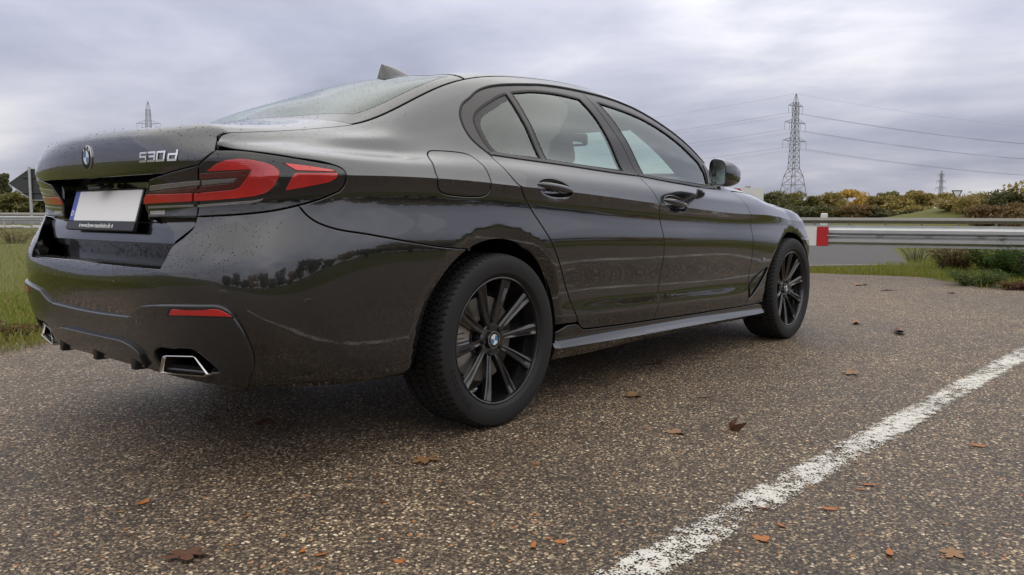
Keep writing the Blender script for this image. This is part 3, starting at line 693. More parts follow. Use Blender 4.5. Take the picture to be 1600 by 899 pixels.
# front fender
def fender(g):
    ar=arch_line(1,62,183); bot=[(ar[-1][0]-.02,.268)]
    xs=sig_of_x(3.30,.66)
    top=[(ASH[0][0]+.003+(xs-ASH[0][0])*k/40,0) for k in range(41)]; top=[(s,zrow(s,9)-.001) for s,_ in top]
    outer=chain(crv(ASH)[::-1],top,[(xs,.70),(xs-.002,.665)],ar,[(4.19,.273)],[(3.9204,.276)])
    lo,hi=split(outer); panel(g,A_,lo,norim=on7,holes=[crv(LN['vent'],.02,True)]); panel(g,A_,hi,norim=on7)
fenders=mirror_build(fender,'front_fender','car_paint',car)
def vent(g):
    v=crv(LN['vent'],.02,True); panel(g,A_,v,off=-.012,depth=0)
def vent_blade(g):
    c=np.array(LN['vent']); q=[(3.955,.33),(3.945,.385),(4.06,.462),(4.135,.482),(4.10,.452),(4.0,.375)]; panel(g,A_,crv(q,.02,True),off=-.004,r=.002,depth=.01)
for f,fl in zip(fenders,(False,True)):
    g=Geo(); vent(g); v=g.build('air_vent','plastic_black',f,flip=fl)
    g=Geo(); vent_blade(g); g.build('vent_blade','gloss_black',f,flip=fl)
    g=Geo()
    for k,mm in enumerate((0,1,2)):
        s=4.047+k*.010; panel(g,A_,[(s,.543),(s+.007,.543),(s+.012,.561),(s+.005,.561)],off=.0025,r=.0004,gap=0,depth=.003,m=mm,step=.01)
    s=4.077; panel(g,A_,dens([(s,.543),(s+.006,.543),(s+.009,.556),(s+.013,.546),(s+.017,.556),(s+.0145,.543),(s+.021,.543),(s+.026,.561),(s+.019,.561),(s+.0135,.552),(s+.011,.561),(s+.005,.561)],.01),off=.0025,r=.0004,gap=0,depth=.003,m=3,step=.01)
    g.build('fender_badge',['badge_blue','badge_darkblue','badge_red','badge_metal'],f,flip=fl)
# rear bumper
def sym(path):          # right-hand path from the centre line outwards -> closed outline over both halves
    return chain(path,[(-a,b) for a,b in path[::-1]])
arR=arch_line(0,112.5,190); se=arR[-1][0]
botl=[(se*k/50,zrow(se*k/50,0)+.003) for k in range(51)]
wing=crv(LN['lid_wing'],.012)
bump_r=chain(botl,arR[::-1],crv(LN['bump_shut'])[::-1],[p for p in crv(LN['lamp_bot']) if p[0]<.8155],wing,[(.46-.46*k/24,.6532+.003*(k/24)) for k in range(25)])
VALTOP=[(0,.486)]+[(s,z) for s,z in LN['val_top']]
vt=chain(crv([(0,.486),(.1165,.487),(.3166,.4926)],.012),crv(LN['val_top'][1:4],.01),crv(LN['val_top'][3:],.012))
g=Geo(); EXB=roundpoly([(.4136,.331),(.4011,.3661),(.4101,.3921),(.4352,.4036),(.5552,.4149),(.5773,.4035),(.634,.339)],.02)
panel(g,A_,sym(bump_r),holes=[EXB,[(-a,b) for a,b in EXB]],step=.02,depth=.05,norim=lambda p:abs(p[0])>9)
bumper=g.build('rear_bumper','car_paint',car)
EX=roundpoly([(.4186,.334),(.4061,.3661),(.4141,.3881),(.4372,.3996),(.5532,.4109),(.5743,.4005),(.628,.342)],.02)
g=Geo(); vb=[(.69*k/36,zrow(.69*k/36,0)+.0045) for k in range(37)]
panel(g,A_,sym(chain(vb,vt[::-1])),holes=[EX,[(-a,b) for a,b in EX]],off=.012,r=.0075,gap=.001,depth=.016,step=.016)
val=g.build('rear_valance','valance',bumper)
def refl(g): panel(g,A_,crv(LN['refl_box'][:1],.01) if False else roundpoly(LN['refl_box'],.006),off=.0125,r=.001,gap=0,depth=.004,step=.012,m=1); panel(g,A_,roundpoly(LN['refl'],.004),off=.0155,r=.001,gap=0,depth=.004,step=.012)
for fl in (False,True):
    g=Geo(); refl(g); g.build('reflector',['reflector_red','plastic_black'],bumper,flip=fl)
g=Geo(); panel(g,A_,roundpoly(LN['towcover'],.012),off=.0128,r=.0015,gap=0,depth=.002,step=.012); g.build('tow_eye_cover','valance',bumper)
g=Geo(); dd=crv([(0,.408),(.1328,.4085),(.2648,.4053),(.3367,.3802),(.3523,.340)],.012); panel(g,A_,sym(chain([(.3523*k/20,.331) for k in range(21)],dd[::-1])),off=.026,r=.004,gap=0,depth=.02,step=.015)
dif=g.build('diffuser','valance',bumper)
g=Geo()
for s in (-.235,-.03,.03,.235):
    if abs(s)<.1: continue
for s in (-.30,0.,.30):
    g=Geo(); p=skin(np.array([s]),np.array([.345]))[0]; g.box((p[0]+.03,p[1],.333),(.12,.03,.05),bev=.004); g.build('diffuser_fin','plastic_black',bumper)
def shelf(g):           # ledge between bumper skin and boot lid
    n=40; rows=[]
    for k in range(n+1):
        s=-.462+.924*k/n; p=skin(np.array([s]),np.array([.654]))[0]; q=1-.0*abs(s)
        r=[(p[0]+.004,p[1],.6535),(p[0]+.010,p[1],.6575),(p[0]+.022,p[1],.6585),(p[0]+.06,p[1]*.98,.656),(p[0]+.13,p[1]*.96,.654)]; rows.append(r)
    g.loft(rows,False,False)
g=Geo(); shelf(g); g.build('bumper_ledge','gloss_black',bumper,smooth=60)
def sensor(g,s,z):
    panel(g,A_,ellipse((s,z),.0105,.0105,0,24),off=.0008,r=.0008,gap=0,depth=.001,step=.01)
for s,z in ((LN['sensor'][0]),(LN['sensor2'][0]),(LN['sensor3'][0]),):
    for sg_ in (1,-1):
        g=Geo(); sensor(g,sg_*s,z); g.build('parking_sensor','car_paint',bumper)
# exhaust tips
TP=[tuple(skin(np.array([a]),np.array([b]))[0]) for a,b in LN['tip']]
def tip(g,gi):
    P=np.array(TP); P2=roundpoly([(y,z) for x,y,z in P],.008,4); xs=np.interp
    k,c0=np.polyfit(P[:,1],P[:,0],1); cx=np.mean([p[0] for p in P2]); cz=np.mean([p[1] for p in P2])
    def ring(sc_,dx): return [(k*(cx+(y-cx)*sc_)+c0-.012+dx,cx+(y-cx)*sc_,cz+(z-cz)*sc_) for y,z in P2]
    def off(d,dx):
        out=[];N=len(P2)
        for i in range(N):
            a=np.array(P2[i-1]);b=np.array(P2[(i+1)%N]);t_=b-a;t_/=max(np.hypot(*t_),1e-9);nn=np.array([t_[1],-t_[0]])
            if (nn*(np.array(P2[i])-np.array([cx,cz]))).sum()<0: nn=-nn
            q=np.array(P2[i])+nn*d; out.append((k*q[0]+c0-.019+dx,q[0],q[1]))
        return out
    g.loft([off(0,.14),off(0,.006),off(-.0015,.001),off(-.004,0),off(-.0065,.003),off(-.007,.14)],True,False)
    gi.loft([off(-.0073,.01),off(-.010,.16)],True,False); gi.add(off(-.010,.16),[tuple(range(len(P2)))])
for fl in (False,True):
    g=Geo();gi=Geo();tip(g,gi); o=g.build('exhaust_tip','chrome',car,flip=fl,smooth=50); gi.build('pipe_lining','pipe_inner',o,flip=fl)
    e0=[skin(np.array([a]),np.array([b]))[0] for a,b in EXB]; g=Geo(); g.loft([[(p[0]-.004,p[1],p[2]) for p in e0],[(p[0]+.11,p[1],p[2]) for p in e0]],True,False); g.add([(p[0]+.11,p[1],p[2]) for p in e0],[tuple(range(len(e0)))]); g.build('exhaust_recess','under_black',bumper,flip=fl)
# tail lamps: outer on the body, inner on the lid
LOUT=chain(crv(LN['lamp_lid'][::-1],.01),crv(LN['lamp_top'],.012),crv(LN['lamp_tip'],.01),crv(LN['lamp_bot'],.012),crv(LN['lamp_split'][::-1],.012))
LIN=chain(crv(LN['lampin_top'],.012),crv(LN['lampin_end'],.008),crv(LN['lampin_bot'],.012),crv(LN['lamp_split'][::-1],.012))
lens_out=[('red_main','lens_red',.0030,.006),('red_dark','lens_dark',.0018,.004),('red_up','lens_bright',.0028,.003),('red_low','lens_red',.0024,.003),('strip_out','lens_grey',.0022,.002)]
lens_in=[('redin','lens_red',.0045,.004),('redin_dark','lens_dark',.0018,.002),('greyin','lens_grey',.0012,.002),('strip_in','lens_grey',.0022,.001),('revlight','lens_clear',.002,.002)]
GREYOUT=[(.5835,.9215),(.6489,.9255),(.6795,.9285),(.6645,.9135),(.5815,.905)]
lens_out.append((GREYOUT,'lens_grey',.001,.003))
names={'lens_red':'red_lens','lens_dark':'dark_red_lens','lens_bright':'side_marker_lens','lens_grey':'clear_strip','lens_clear':'reversing_light'}
for outl,ls,nm in ((LOUT,lens_out,'tail_lamp'),(LIN,lens_in,'boot_lid_lamp')):
    gh=Geo(); panel(gh,A_,outl,step=.012,depth=.03 if nm=='tail_lamp' else .05,r=.003); gl=[]
    for key,mt,of,rd in ls:
        q=LN[key] if isinstance(key,str) else key
        g=Geo(); panel(g,A_,dens(roundpoly(q,rd,4),.02),off=of,r=.0012,gap=.0004,depth=of,step=.010); gl.append((g,mt))
    for fl in (False,True):
        L=gh.build(nm,'gloss_black',car,flip=fl)
        for g,mt in gl: g.build(names[mt],mt,L,flip=fl)
# boot lid
fs=chain(crv([(.6217,1.0453),(.6235,1.0099)],.01),crv([(.6235,1.0099),(.5795,.9649)],.01),crv([(.5795,.9649),(.4567,.9405)],.01),crv([(.4567,.9405),(.3389,.9405),(.15,.9390),(0,.9385)],.015))
z9=lambda s:zrow(s,9)
g=Geo(); topl=[(.6205*k/40,z9(.6205*k/40)-.0005) for k in range(41)]
panel(g,A_,sym(chain(topl,fs)),step=.015,norim=lambda p:abs(p[1]-z9(p[0])+.0005)<1e-4,depth=.02,r=.004)
def lid_top(g):
    nu,nt_=48,22; R=[]
    for i in range(nu+1):
        u=-1+2*i/nu; s=.6205*u; Lp=skin(np.array([s]),np.array([z9(s)-.0005]))[0]; L2=skin(np.array([s]),np.array([z9(s)-.012]))[0]
        v=2*u; xs=-.985+.02*abs(u)**6; xb=-.685+.205*(abs(v)/2)**2.2
        Sp=Bs(np.array([[xs,v]]))[0]; S2=Bs(np.array([[xs+.02,v]]))[0]; Sp[1]=-abs(Sp[1])*np.sign(u); S2[1]=-abs(S2[1])*np.sign(u)
        d=np.linalg.norm(Sp-Lp); t0=(Lp-L2); t0/=np.linalg.norm(t0); t1=(S2-Sp); t1/=np.linalg.norm(t1)
        col=[]
        for j in range(11):
            t=j/10; col.append((2*t**3-3*t*t+1)*Lp+(t**3-2*t*t+t)*t0*d*.9+(3*t*t-2*t**3)*Sp+(t**3-t*t)*t1*d*1.1)
        for j in range(1,13):
            x=xs+(xb-xs)*j/12; p=Bs(np.array([[x,v]]))[0]; p[1]=-abs(p[1])*np.sign(u); col.append(p)
        e=.002*np.sign(u) if abs(u)==1 else 0
        R.append([(p[0],p[1]+e,p[2]) for p in col])
    R=[[(c[0],c[1]-.02*(-1),c[2]-.03) for c in R[0]]]+R+[[(c[0],c[1]+.02*(-1),c[2]-.03) for c in R[-1]]] if False else R
    g.loft(R,False,False)
    for col,sg_ in ((R[0],-1),(R[-1],1)): g.loft([col,[(c[0],c[1],c[2]-.02) for c in col]],False,False)
gt=Geo(); lid_top(gt)
lid=g.build('boot_lid','car_paint',car)
gt.build('boot_lid_top','car_paint',lid,smooth=50)
# lower face of the lid and the number plate pocket
SX0=lambda y,b=.92:.68*(1-max(0,1-(abs(y)/b)**4)**.25)
def lowface(g):
    rows=[(.8085,-1.054,.585),(.80,-1.060,.578),(.765,-1.068,.525),(.735,-1.076,.475),(.726,-1.0775,.468),(.719,-1.074,.462),(.70,-1.062,.458),(.66,-1.048,.456),(.62,-1.045,.455)]
    R=[]
    for z,x,w in rows: R.append([(x+SX0(-w+2*w*k/40),-w+2*w*k/40,z) for k in range(41)])
    g.loft(R,False,False)
g=Geo(); lowface(g); g.build('lid_lower_face','car_paint',lid,smooth=30)
g=Geo()  # pocket: underside of the lip, back wall, side cheeks
def lipx(y,z): return float(skin(np.array([abs(y)/.68*.72 if False else 0.+abs(math.atan2(abs(y),.68))*RF]),np.array([z]))[0,0])
R=[]
for k in range(41):
    y=-.40+.80*k/40; R.append([(lipx(y,.942)+.004,y,.9425),(lipx(y,.942)+.035,y,.936),(-1.035+SX0(y),y,.925),(-1.03+SX0(y),y,.80),(-1.066+SX0(y),y,.7925)])
g.loft(R,False,False); pocket=g.build('plate_pocket','gloss_black',lid,smooth=30)
for y in (-.335,.335): g=Geo(); g.box((-1.045,y,.862),(.07,.012,.125),bev=.004); g.build('pocket_cheek','gloss_black',lid)
g=Geo(); g.tube([(-1.055,-.03,.918),(-1.095,-.03,.905),(-1.10,.03,.905),(-1.06,.03,.918)],.009); g.build('lid_grip','satin_black',lid)
# number plate: x axis along -y, tilted back
pl=empty('number_plate',parent=car); tl=.2816
def plate_pt(u,v,d): # u to the right seen from behind, v up, d out
    return (-1.0745+v*math.sin(tl)-d*math.cos(tl),-u,.8466+v*math.cos(tl)+d*math.sin(tl))
def pbox(g,u0,u1,v0,v1,d0,d1,m=0,r=.004):
    q=roundpoly([(u0,v0),(u1,v0),(u1,v1),(u0,v1)],r,3); n=len(q); b=.0012
    g.loft([[plate_pt(u,v,d0) for u,v in q],[plate_pt(u,v,d1-b) for u,v in q],[plate_pt(u+(b if u<(u0+u1)/2 else -b),v+(b if v<(v0+v1)/2 else -b),d1) for u,v in q]],True,True,m)
g=Geo(); pbox(g,-.2665,.2665,-.088,.061,-.010,-.001); pbox(g,-.2665,.2665,-.0875,-.0575,-.002,.0035,r=.005); pbox(g,-.2665,.2665,.0565,.061,-.002,.003,r=.002); g.build('plate_frame','satin_black',pl,smooth=30)
g=Geo(); pbox(g,-.2215,.26,-.055,.055,-.001,.0014); g.build('plate','plate_white',pl,smooth=30)
g=Geo(); pbox(g,-.26,-.222,-.055,.055,-.001,.0014); g.build('country_strip','plate_blue',pl,smooth=30)
def text_mesh(txt,size,mapf,extr=.0006,name='lettering',mat='plate_white',parent=None,align='CENTER',shear=0.,spacing=1.):
    cu=bpy.data.curves.new('t','FONT'); cu.body=txt; cu.size=size; cu.align_x=align; cu.align_y='CENTER'; cu.extrude=extr; cu.shear=shear; cu.space_character=spacing; cu.resolution_u=3
    ob=bpy.data.objects.new('t',cu); COL.objects.link(ob); dg=bpy.context.evaluated_depsgraph_get(); me=bpy.data.meshes.new_from_object(ob.evaluated_get(dg)); bpy.data.objects.remove(ob)
    for v in me.vertices: v.co=mapf(v.co.x,v.co.y,v.co.z)
    me.materials.clear(); me.materials.append(MATS[mat]); me.name=name; o=bpy.data.objects.new(name,me); COL.objects.link(o); o.parent=parent; return o
text_mesh('www.bmw-mannheim.de',.0235,lambda x,y,z:plate_pt(x-.02,y-.0725,.0042+z),parent=pl,name='frame_lettering')
text_mesh('D',.03,lambda x,y,z:plate_pt(x-.241,y-.028,.002+z),parent=pl,name='country_letter')
g=Geo()
for k in range(12):
    a=k*math.pi/6; u=-.241+.013*math.cos(a); v=.026+.013*math.sin(a); pbox(g,u-.0022,u+.0022,v-.0022,v+.0022,.001,.0018,r=.002)
simple('star_yellow',(.7,.55,.08),.4); g.build('star_ring','star_yellow',pl)
for u in (-.15,.11):
    g=Geo(); pbox(g,u-.004,u+.004,-.080,-.066,.003,.0042,r=.003); g.build('frame_clip','plate_white',pl)
# badges on the lid: (arc coordinate, height, standing out)
def lidpt(s,z,o):
    p=skin(np.array([s]),np.array([z]))[0]; n=surf_n(A_,np.array([[s,z]]))[0]; n*=1 if n[0]<0 else -1; return p+n*o
g=Geo()
def stroke(g,pts,w,s0,zb,h):
    """a bar-shaped stroke in letter space (0..1 wide, 0..1 high), slanted"""
    for (x0,y0),(x1,y1) in zip(pts[:-1],pts[1:]):
        d=np.array([x1-x0,y1-y0]); d/=max(np.hypot(*d),1e-9); nn=np.array([-d[1],d[0]]); a=np.array([x0,y0])-d*w/2; b=np.array([x1,y1])+d*w/2
        q=[a+nn*w/2,a-nn*w/2,b-nn*w/2,b+nn*w/2]
        f=lambda p,o: tuple(lidpt(s0+p[0]+p[1]*.16,zb+p[1],o))
        g.loft([[f(p,0) for p in q],[f(p,.0025) for p in q],[f((p-(a+b)/2)*.93+(a+b)/2,.0038) for p in q]])
dh=.0255; dw=.0275
def digit(g,kind,s0):
    h,w=dh,dw
    P={'5':[[(w,h),(0,h),(0,h*.55),(w,h*.55),(w,0),(0,0)]],'3':[[(0,h),(w,h),(w,0),(0,0)],[(.2*w,h*.53),(w,h*.53)]],'0':[[(0,0),(w,0),(w,h),(0,h),(0,0)]],'d':[[(w,h*1.08),(w,0),(.0,0),(0,h*.66),(w,h*.66)]]}[kind]
    for p in P: stroke(g,p,.0062,s0,.9838,h)
for i,(c,s0) in enumerate((('5',.3665),('3',.4045),('0',.4425),('d',.4870))):
    g=Geo(); 
    if c=='d': dw=.026
    digit(g,c,s0); g.build('badge_character','badge_metal',lid)
def disc(g,r0,r1,o0,o1,c,m=0,n=48,a0=0,a1=2*math.pi):
    V=[];F=[]
    k=n if a1-a0<6 else n
    for i in range(k+1):
        a=a0+(a1-a0)*i/k
        for r,o in ((r0,o0),(r1,o1)): V.append(tuple(lidpt(c[0]+r*math.cos(a),c[1]+r*math.sin(a),o)))
    for i in range(k): F.append((2*i,2*i+1,2*i+3,2*i+2))
    g.add(V,F,None,m)
rc=(0.0005,1.0115); ro=empty('round_badge',parent=car)
g=Geo(); disc(g,.041,.041,0,.004,rc); disc(g,.041,.039,.004,.0048,rc); disc(g,.039,.0245,.0048,.005,rc,1); disc(g,.0245,.0228,.0055,.0055,rc); g.build('badge_ring',['badge_metal','badge_black'],ro,smooth=30)
for q in range(4):
    g=Geo(); disc(g,0.0,.0235,.0052,.0052,rc,0,12,q*math.pi/2,(q+1)*math.pi/2); g.build('badge_quadrant','badge_white' if q%2==0 else 'badge_blue',ro)
for ch,an in (('B',130),('M',90),('W',50)):
    a=math.radians(an); cs_,sn_=math.cos(a-math.pi/2),math.sin(a-math.pi/2)
    text_mesh(ch,.0155,lambda x,y,z:Vector(lidpt(rc[0]+.0318*math.cos(a)+x*cs_-y*sn_,rc[1]+.0318*math.sin(a)+x*sn_+y*cs_,.0053+z)),extr=.0003,name='badge_letter',mat='badge_white',parent=ro)
# roof, screens, bonnet
def full(fx0,fx1,vmax,n=30):
    """outline between two curves x=f(v) over the full width"""
    a=[(fx0(-vmax+2*vmax*k/n),-vmax+2*vmax*k/n) for k in range(n+1)]; b=[(fx1(vmax-2*vmax*k/n),vmax-2*vmax*k/n) for k in range(n+1)]
    m=14; s1=[(a[-1][0]+(b[0][0]-a[-1][0])*k/m,vmax) for k in range(m+1)]; s2=[(b[-1][0]+(a[0][0]-b[-1][0])*k/m,-vmax) for k in range(m+1)]
    return chain(a,s1,b,s2)
xr=lambda v:.163-.0*abs(v); xw=lambda v:1.36+.05*(abs(v)/2)**2-.06
xb=lambda v:-.682+.205*(abs(v)/2)**2.2; xc=lambda v:2.30-.12*(abs(v)/2)**2
SC=(1,.29)
g=Geo(); panel(g,Bs,full(lambda v:xr(v)+.004,xw,1.985),sc=SC,step=.03,depth=.02,gap=.002); g.build('roof','car_paint',car)
hole=lambda a,b,v:full(a,b,v)
rw=full(lambda v:xb(v)+.006,lambda v:xr(v)-.002,1.97); rwh=roundpoly(dens(full(lambda v:-.60+.20*(abs(v)/1.75)**2.2,lambda v:xr(v)-.035,1.72),.2),.03,2)
g=Geo(); panel(g,Bs,rw,holes=[rwh],sc=SC,step=.03,depth=.006,off=-.002); rwin=g.build('rear_window_border','gloss_black',car)
g=Geo(); panel(g,Bs,rwh,sc=SC,step=.04,depth=0,off=-.002,gap=-.001,r=0); g.build('rear_window_pane','screen_glass',rwin)
ws=full(lambda v:xw(v)+.006,lambda v:xc(v)-.004,1.96); wsh=full(lambda v:xw(v)+.04,lambda v:xc(v)-.05,1.84)
g=Geo(); panel(g,Bs,ws,holes=[wsh],sc=SC,step=.03,depth=.006,off=-.002); wsc=g.build('windscreen_border','gloss_black',car)
g=Geo(); panel(g,Bs,wsh,sc=SC,step=.04,depth=0,off=-.002,gap=-.001,r=0); g.build('windscreen_pane','screen_glass',wsc)
hf=lambda v:3.60-.30*(abs(v)/4.95)**3; hc=lambda v:2.31-.12*min(1,abs(v)/2)**2-.10*max(0,(abs(v)-2)/3)
g=Geo(); panel(g,Bs,full(hc,hf,4.96,50),sc=(1,.15),step=.03,depth=.02,gap=.0025); g.build('bonnet','car_paint',car)
# front end (turned away from the photograph)
def fbump(g):
    ar=arch_line(1,62,-8)[::1]; s0=ar[-1][0]; bot=[(s0+(FE-s0)*k/30,zrow(s0+(FE-s0)*k/30,0)+.003) for k in range(31)]
    xs=sig_of_x(3.30,.66); top=[(FE-(FE-xs)*k/30,.615+.045*(k/30)) for k in range(31)]
    hole=roundpoly([(FE-.42,.26),(FE-.02,.26),(FE-.02,.40),(FE-.36,.40)],.03)
    panel(g,A_,chain(ar,bot,top),holes=[hole],norim=lambda p:p[0]>FE-1e-4,step=.025)
g=Geo(); fbump(g); n0=len(g.V)
def dbl(g):
    V=[(x,-y,z) for x,y,z in g.V]; F=[tuple(reversed(f)) for f in g.F]; N=[None if q is None else [(a,-b,c) for a,b,c in reversed(q)] for q in g.N]; g.add(V,F,N); return g
dbl(g); fb_=g.build('front_bumper','car_paint',car)
def hlamp(g):
    xs=sig_of_x(3.30,.66); P=[(xs+.006,.668),(xs+.006,.715),(FE-.62,zrow(FE-.62,9)-.012),(FE-.34,zrow(FE-.34,9)-.03),(FE-.33,.665),(FE-.6,.645)]
    panel(g,A_,dens(roundpoly(P,.01),.03),step=.02,off=-.002)
for o in mirror_build(hlamp,'headlamp','lamp_glass',car): pass
def grille(g):
    P=[(FE-.32,.62),(FE-.30,.735),(FE-.02,.745),(FE-.015,.60),(FE-.20,.56)]
    panel(g,A_,dens(roundpoly(P,.03),.03),off=-.012,step=.03,depth=.01)
    for k in range(10):
        s=FE-.29+k*.028; panel(g,A_,[(s,.60),(s+.008,.60),(s+.008,.725),(s,.725)],off=-.004,step=.02,depth=.01,gap=0,r=.001,m=1)
for o in mirror_build(grille,'kidney_grille',['plastic_black','chrome'],car): pass
g=Geo()
for z,w in ((.50,.80),(.655,.72),(.70,.68)): g.box((3.30,0,z),(.6,w*1.6,.12))
g.box((3.45,0,.66),(.35,1.1,.16)); g.box((3.55,0,.36),(.3,1.2,.2)); g.build('front_core','under_black',car)
# ---------------------------------------------------------------- side windows
BP=[(2.526,z11(2.526)),(2.600,1.3216),(2.665,1.2128),(2.705,1.1179),(2.7342,1.0113)]
belt_l=crv(BELT,.02)
def zb(s): return float(np.interp(s,[p[0] for p in BELT],[p[1] for p in BELT]))
GQ=[(1.672,1.066),(1.655,1.0947),(1.6449,1.1428),(1.6497,1.1875),(1.675,1.2214),(1.7246,1.2528),(1.8068,1.2912),(1.8743,1.3195),(1.926,1.336)]
gq=chain(crv(GQ,.015),crv([(1.926,1.336),(1.948,1.20),(1.966,1.058)],.02),crv([(1.966,1.058),(1.80,1.0605),(1.672,1.066)],.03))
gr=chain(crv([(1.966,1.346),(2.1296,1.3705),(2.3051,1.379),(2.470,1.3735)],.02),crv([(2.470,1.3735),(2.545,1.28),(2.583,1.17),(2.605,1.034)],.02),crv([(2.605,1.034),(2.2839,1.0435),(2.006,1.0545)],.03),crv([(2.006,1.0545),(1.988,1.19),(1.966,1.346)],.03))
gf=chain(crv([(2.625,1.3745),(2.8114,1.358),(2.9919,1.333),(3.17,1.288),(3.34,1.218),(3.49,1.124)],.02),crv([(3.49,1.124),(3.517,1.06),(3.523,.992)],.02),crv([(3.523,.992),(3.1091,1.007),(2.797,1.0225)],.03),crv([(2.797,1.0225),(2.765,1.14),(2.71,1.27),(2.625,1.3745)],.02))
frameR=chain([p for p in belt_l if 1.6389<=p[0]<2.73],[(2.7342,1.0113)],crv(BP)[::-1],[p for p in dlo_top if p[0]<2.526][::-1])
frameF=chain([(2.7342,1.0113)],[p for p in belt_l if 2.74<p[0]<3.56],[(3.585,.972)],[(3.60,1.05)],[p for p in dlo_top if p[0]>2.526][::-1],crv(BP))
for doors,fr,gl in ((rear_doors,frameR,[('quarter_pane',gq),('window_pane',gr)]),(front_doors,frameF,[('window_pane',gf)])):
    bits=[]
    g=Geo(); panel(g,A_,fr,holes=[q for _,q in gl],off=-.003,depth=.02,r=.002,gap=.0015,step=.02); bits.append(('window_frame','trim_grey',g))
    for nm,q in gl: g=Geo(); panel(g,A_,q,off=-.008,depth=0,gap=-.004,r=0,step=.03); bits.append((nm,'side_glass',g))
    s0,s1=(1.645,2.728) if doors is rear_doors else (2.74,3.57)
    lo_=[(s0+(s1-s0)*k/40,zb(s0+(s1-s0)*k/40)+.003) for k in range(41)]; hi_=[(a,b+.013) for a,b in lo_[::-1]]
    g=Geo(); panel(g,A_,chain(lo_,hi_),off=.001,depth=.006,r=.003,gap=0,step=.02); bits.append(('belt_trim','trim_grey',g))
    for nm,q in gl:                       # black rubber seal, wider where the pane has a printed border
        qq=np.array(q); c=qq.mean(0); ar_=np.sign(area(q)); pr=np.roll(qq,1,0); nx_=np.roll(qq,-1,0); t_=nx_-pr; t_/=np.maximum(np.hypot(t_[:,0],t_[:,1]),1e-9)[:,None]; nn=np.c_[t_[:,1],-t_[:,0]]*ar_
        out_=[tuple(v) for v in qq+nn*.006]; inn=[tuple(v) for v in qq-nn*.003]
        g=Geo(); panel(g,A_,out_,holes=[inn],off=-.0022,depth=.004,r=.0008,gap=0,step=.03); bits.append(('window_seal','plastic_black',g))
    if doors is rear_doors:
        fq=crv([(1.672,1.066),(1.655,1.0947),(1.6449,1.1428),(1.6497,1.1875),(1.675,1.2214),(1.7246,1.2528),(1.8068,1.2912),(1.8743,1.3195),(1.926,1.336)],.02); fi=[(a+.030*(1-k/len(fq))**.5+.002,b-.022*min(1,k/len(fq)*1.6)) for k,(a,b) in enumerate(fq)]
        g=Geo(); panel(g,A_,chain(fq,fi[::-1]),off=-.0072,depth=0,r=0,gap=0,step=.02); bits.append(('printed_border','satin_black',g))
    for o,fl in zip(doors,(False,True)):
        for nm,mt,g in bits: g.build(nm,mt,o,flip=fl)
# gloss trim round the window opening
def dtrim(g):
    pth=[skin(np.array([a]),np.array([b]))[0] for a,b in dlo_top]; R=[]
    for i,p in enumerate(pth):
        a=np.array(dlo_top[max(i-1,0)]);b=np.array(dlo_top[min(i+1,len(pth)-1)]); d=(b-a)/max(np.hypot(*(b-a)),1e-9); nn=np.array([-d[1],d[0]])*.0
        R.append(p)
    g.tube([(p[0],p[1]+.002,p[2]-.001) for p in R],.0060,6)
g=Geo(); dtrim(g); g.build('window_trim','plastic_black',car); g.build('window_trim','plastic_black',car,flip=True)
# ---------------------------------------------------------------- door mirrors
def ell_ring(cx,cy,cz,ry,rz,n=24,p=2.6,sk=0.):
    out=[]
    for k in range(n):
        a=2*math.pi*k/n; c,s=math.cos(a),math.sin(a); y=abs(c)**(2/p)*math.copysign(1,c)*ry; z=abs(s)**(2/p)*math.copysign(1,s)*rz
        out.append((cx,cy+y,cz+z+sk*y))
    return out
def mirror(g,gg,gf):
    cy,cz=-.955,1.052
    prof=[(0,.094,.070),(.02,.097,.074),(.05,.093,.071),(.09,.080,.060),(.125,.058,.043),(.145,.03,.022)]
    R=[ell_ring(1.735+dx,cy-.02*(dx/.14),cz-.006*(dx/.14),ry,rz,28,3.0,.16) for dx,ry,rz in prof]
    tw=lambda ring,k:[(x+(y-cy)*k,y,z) for x,y,z in ring]
    R=[tw(r_,1.0*max(0,1-i*.3)) for i,r_ in enumerate(R)]
    g.loft([tw(ell_ring(1.745,cy,cz,.084,.060,28,3.,.16),1.0)]+R,True,True)
    gg.add(tw(ell_ring(1.772,cy,cz,.082,.058,28,3.,.16),1.0),[tuple(range(28))])
    gf.loft([[(1.80+a,-.845+b*.3,.972+c) for a,b,c in ((-.045,0,0),(.06,0,0),(.05,.03,.012),(-.03,.03,.012))],[(1.80+a,-.90,.985+c) for a,c in ((-.03,-.006),(.05,-.006),(.045,.012),(-.025,.012))],[(1.80+a,-.945,1.004+c) for a,c in ((-.03,-.012),(.05,-.012),(.045,.012),(-.025,.012))]],True,True)
g=Geo();gg=Geo();gf_=Geo(); mirror(g,gg,gf_)
for o,fl in zip(front_doors,(False,True)):
    m=g.build('door_mirror','gloss_black',car,flip=fl,smooth=50); gg.build('mirror_glass','mirror_glass',m,flip=fl); gf_.build('mirror_foot','gloss_black',m,flip=fl,smooth=40)
    gs=Geo(); panel(gs,A_,dens(roundpoly([(3.53,.985),(3.583,.985),(3.598,1.045),(3.54,1.11)],.006),.02),off=.001,depth=.004,r=.001,gap=0,step=.02); gs.build('mirror_sail','gloss_black',m,flip=fl)
# aerial fin on the roof
g=Geo(); R=[]
for k in range(15):
    t=k/14; z=1.452+.062*t; xl=.180+.024*t**1.3; xe=.405-.150*t**2.6; w=.034*(1-t)**.8+.003
    ring=[]
    for q in range(16):
        a=2*math.pi*q/16; c=math.cos(a); ring.append(((xl+xe)/2+(xe-xl)/2*c,w*math.sin(a)*(1-.25*c),z+.006*(1-t)*(c)))
    R.append(ring)
g.loft(R,True,True); g.build('aerial_fin','car_paint',car,smooth=50)
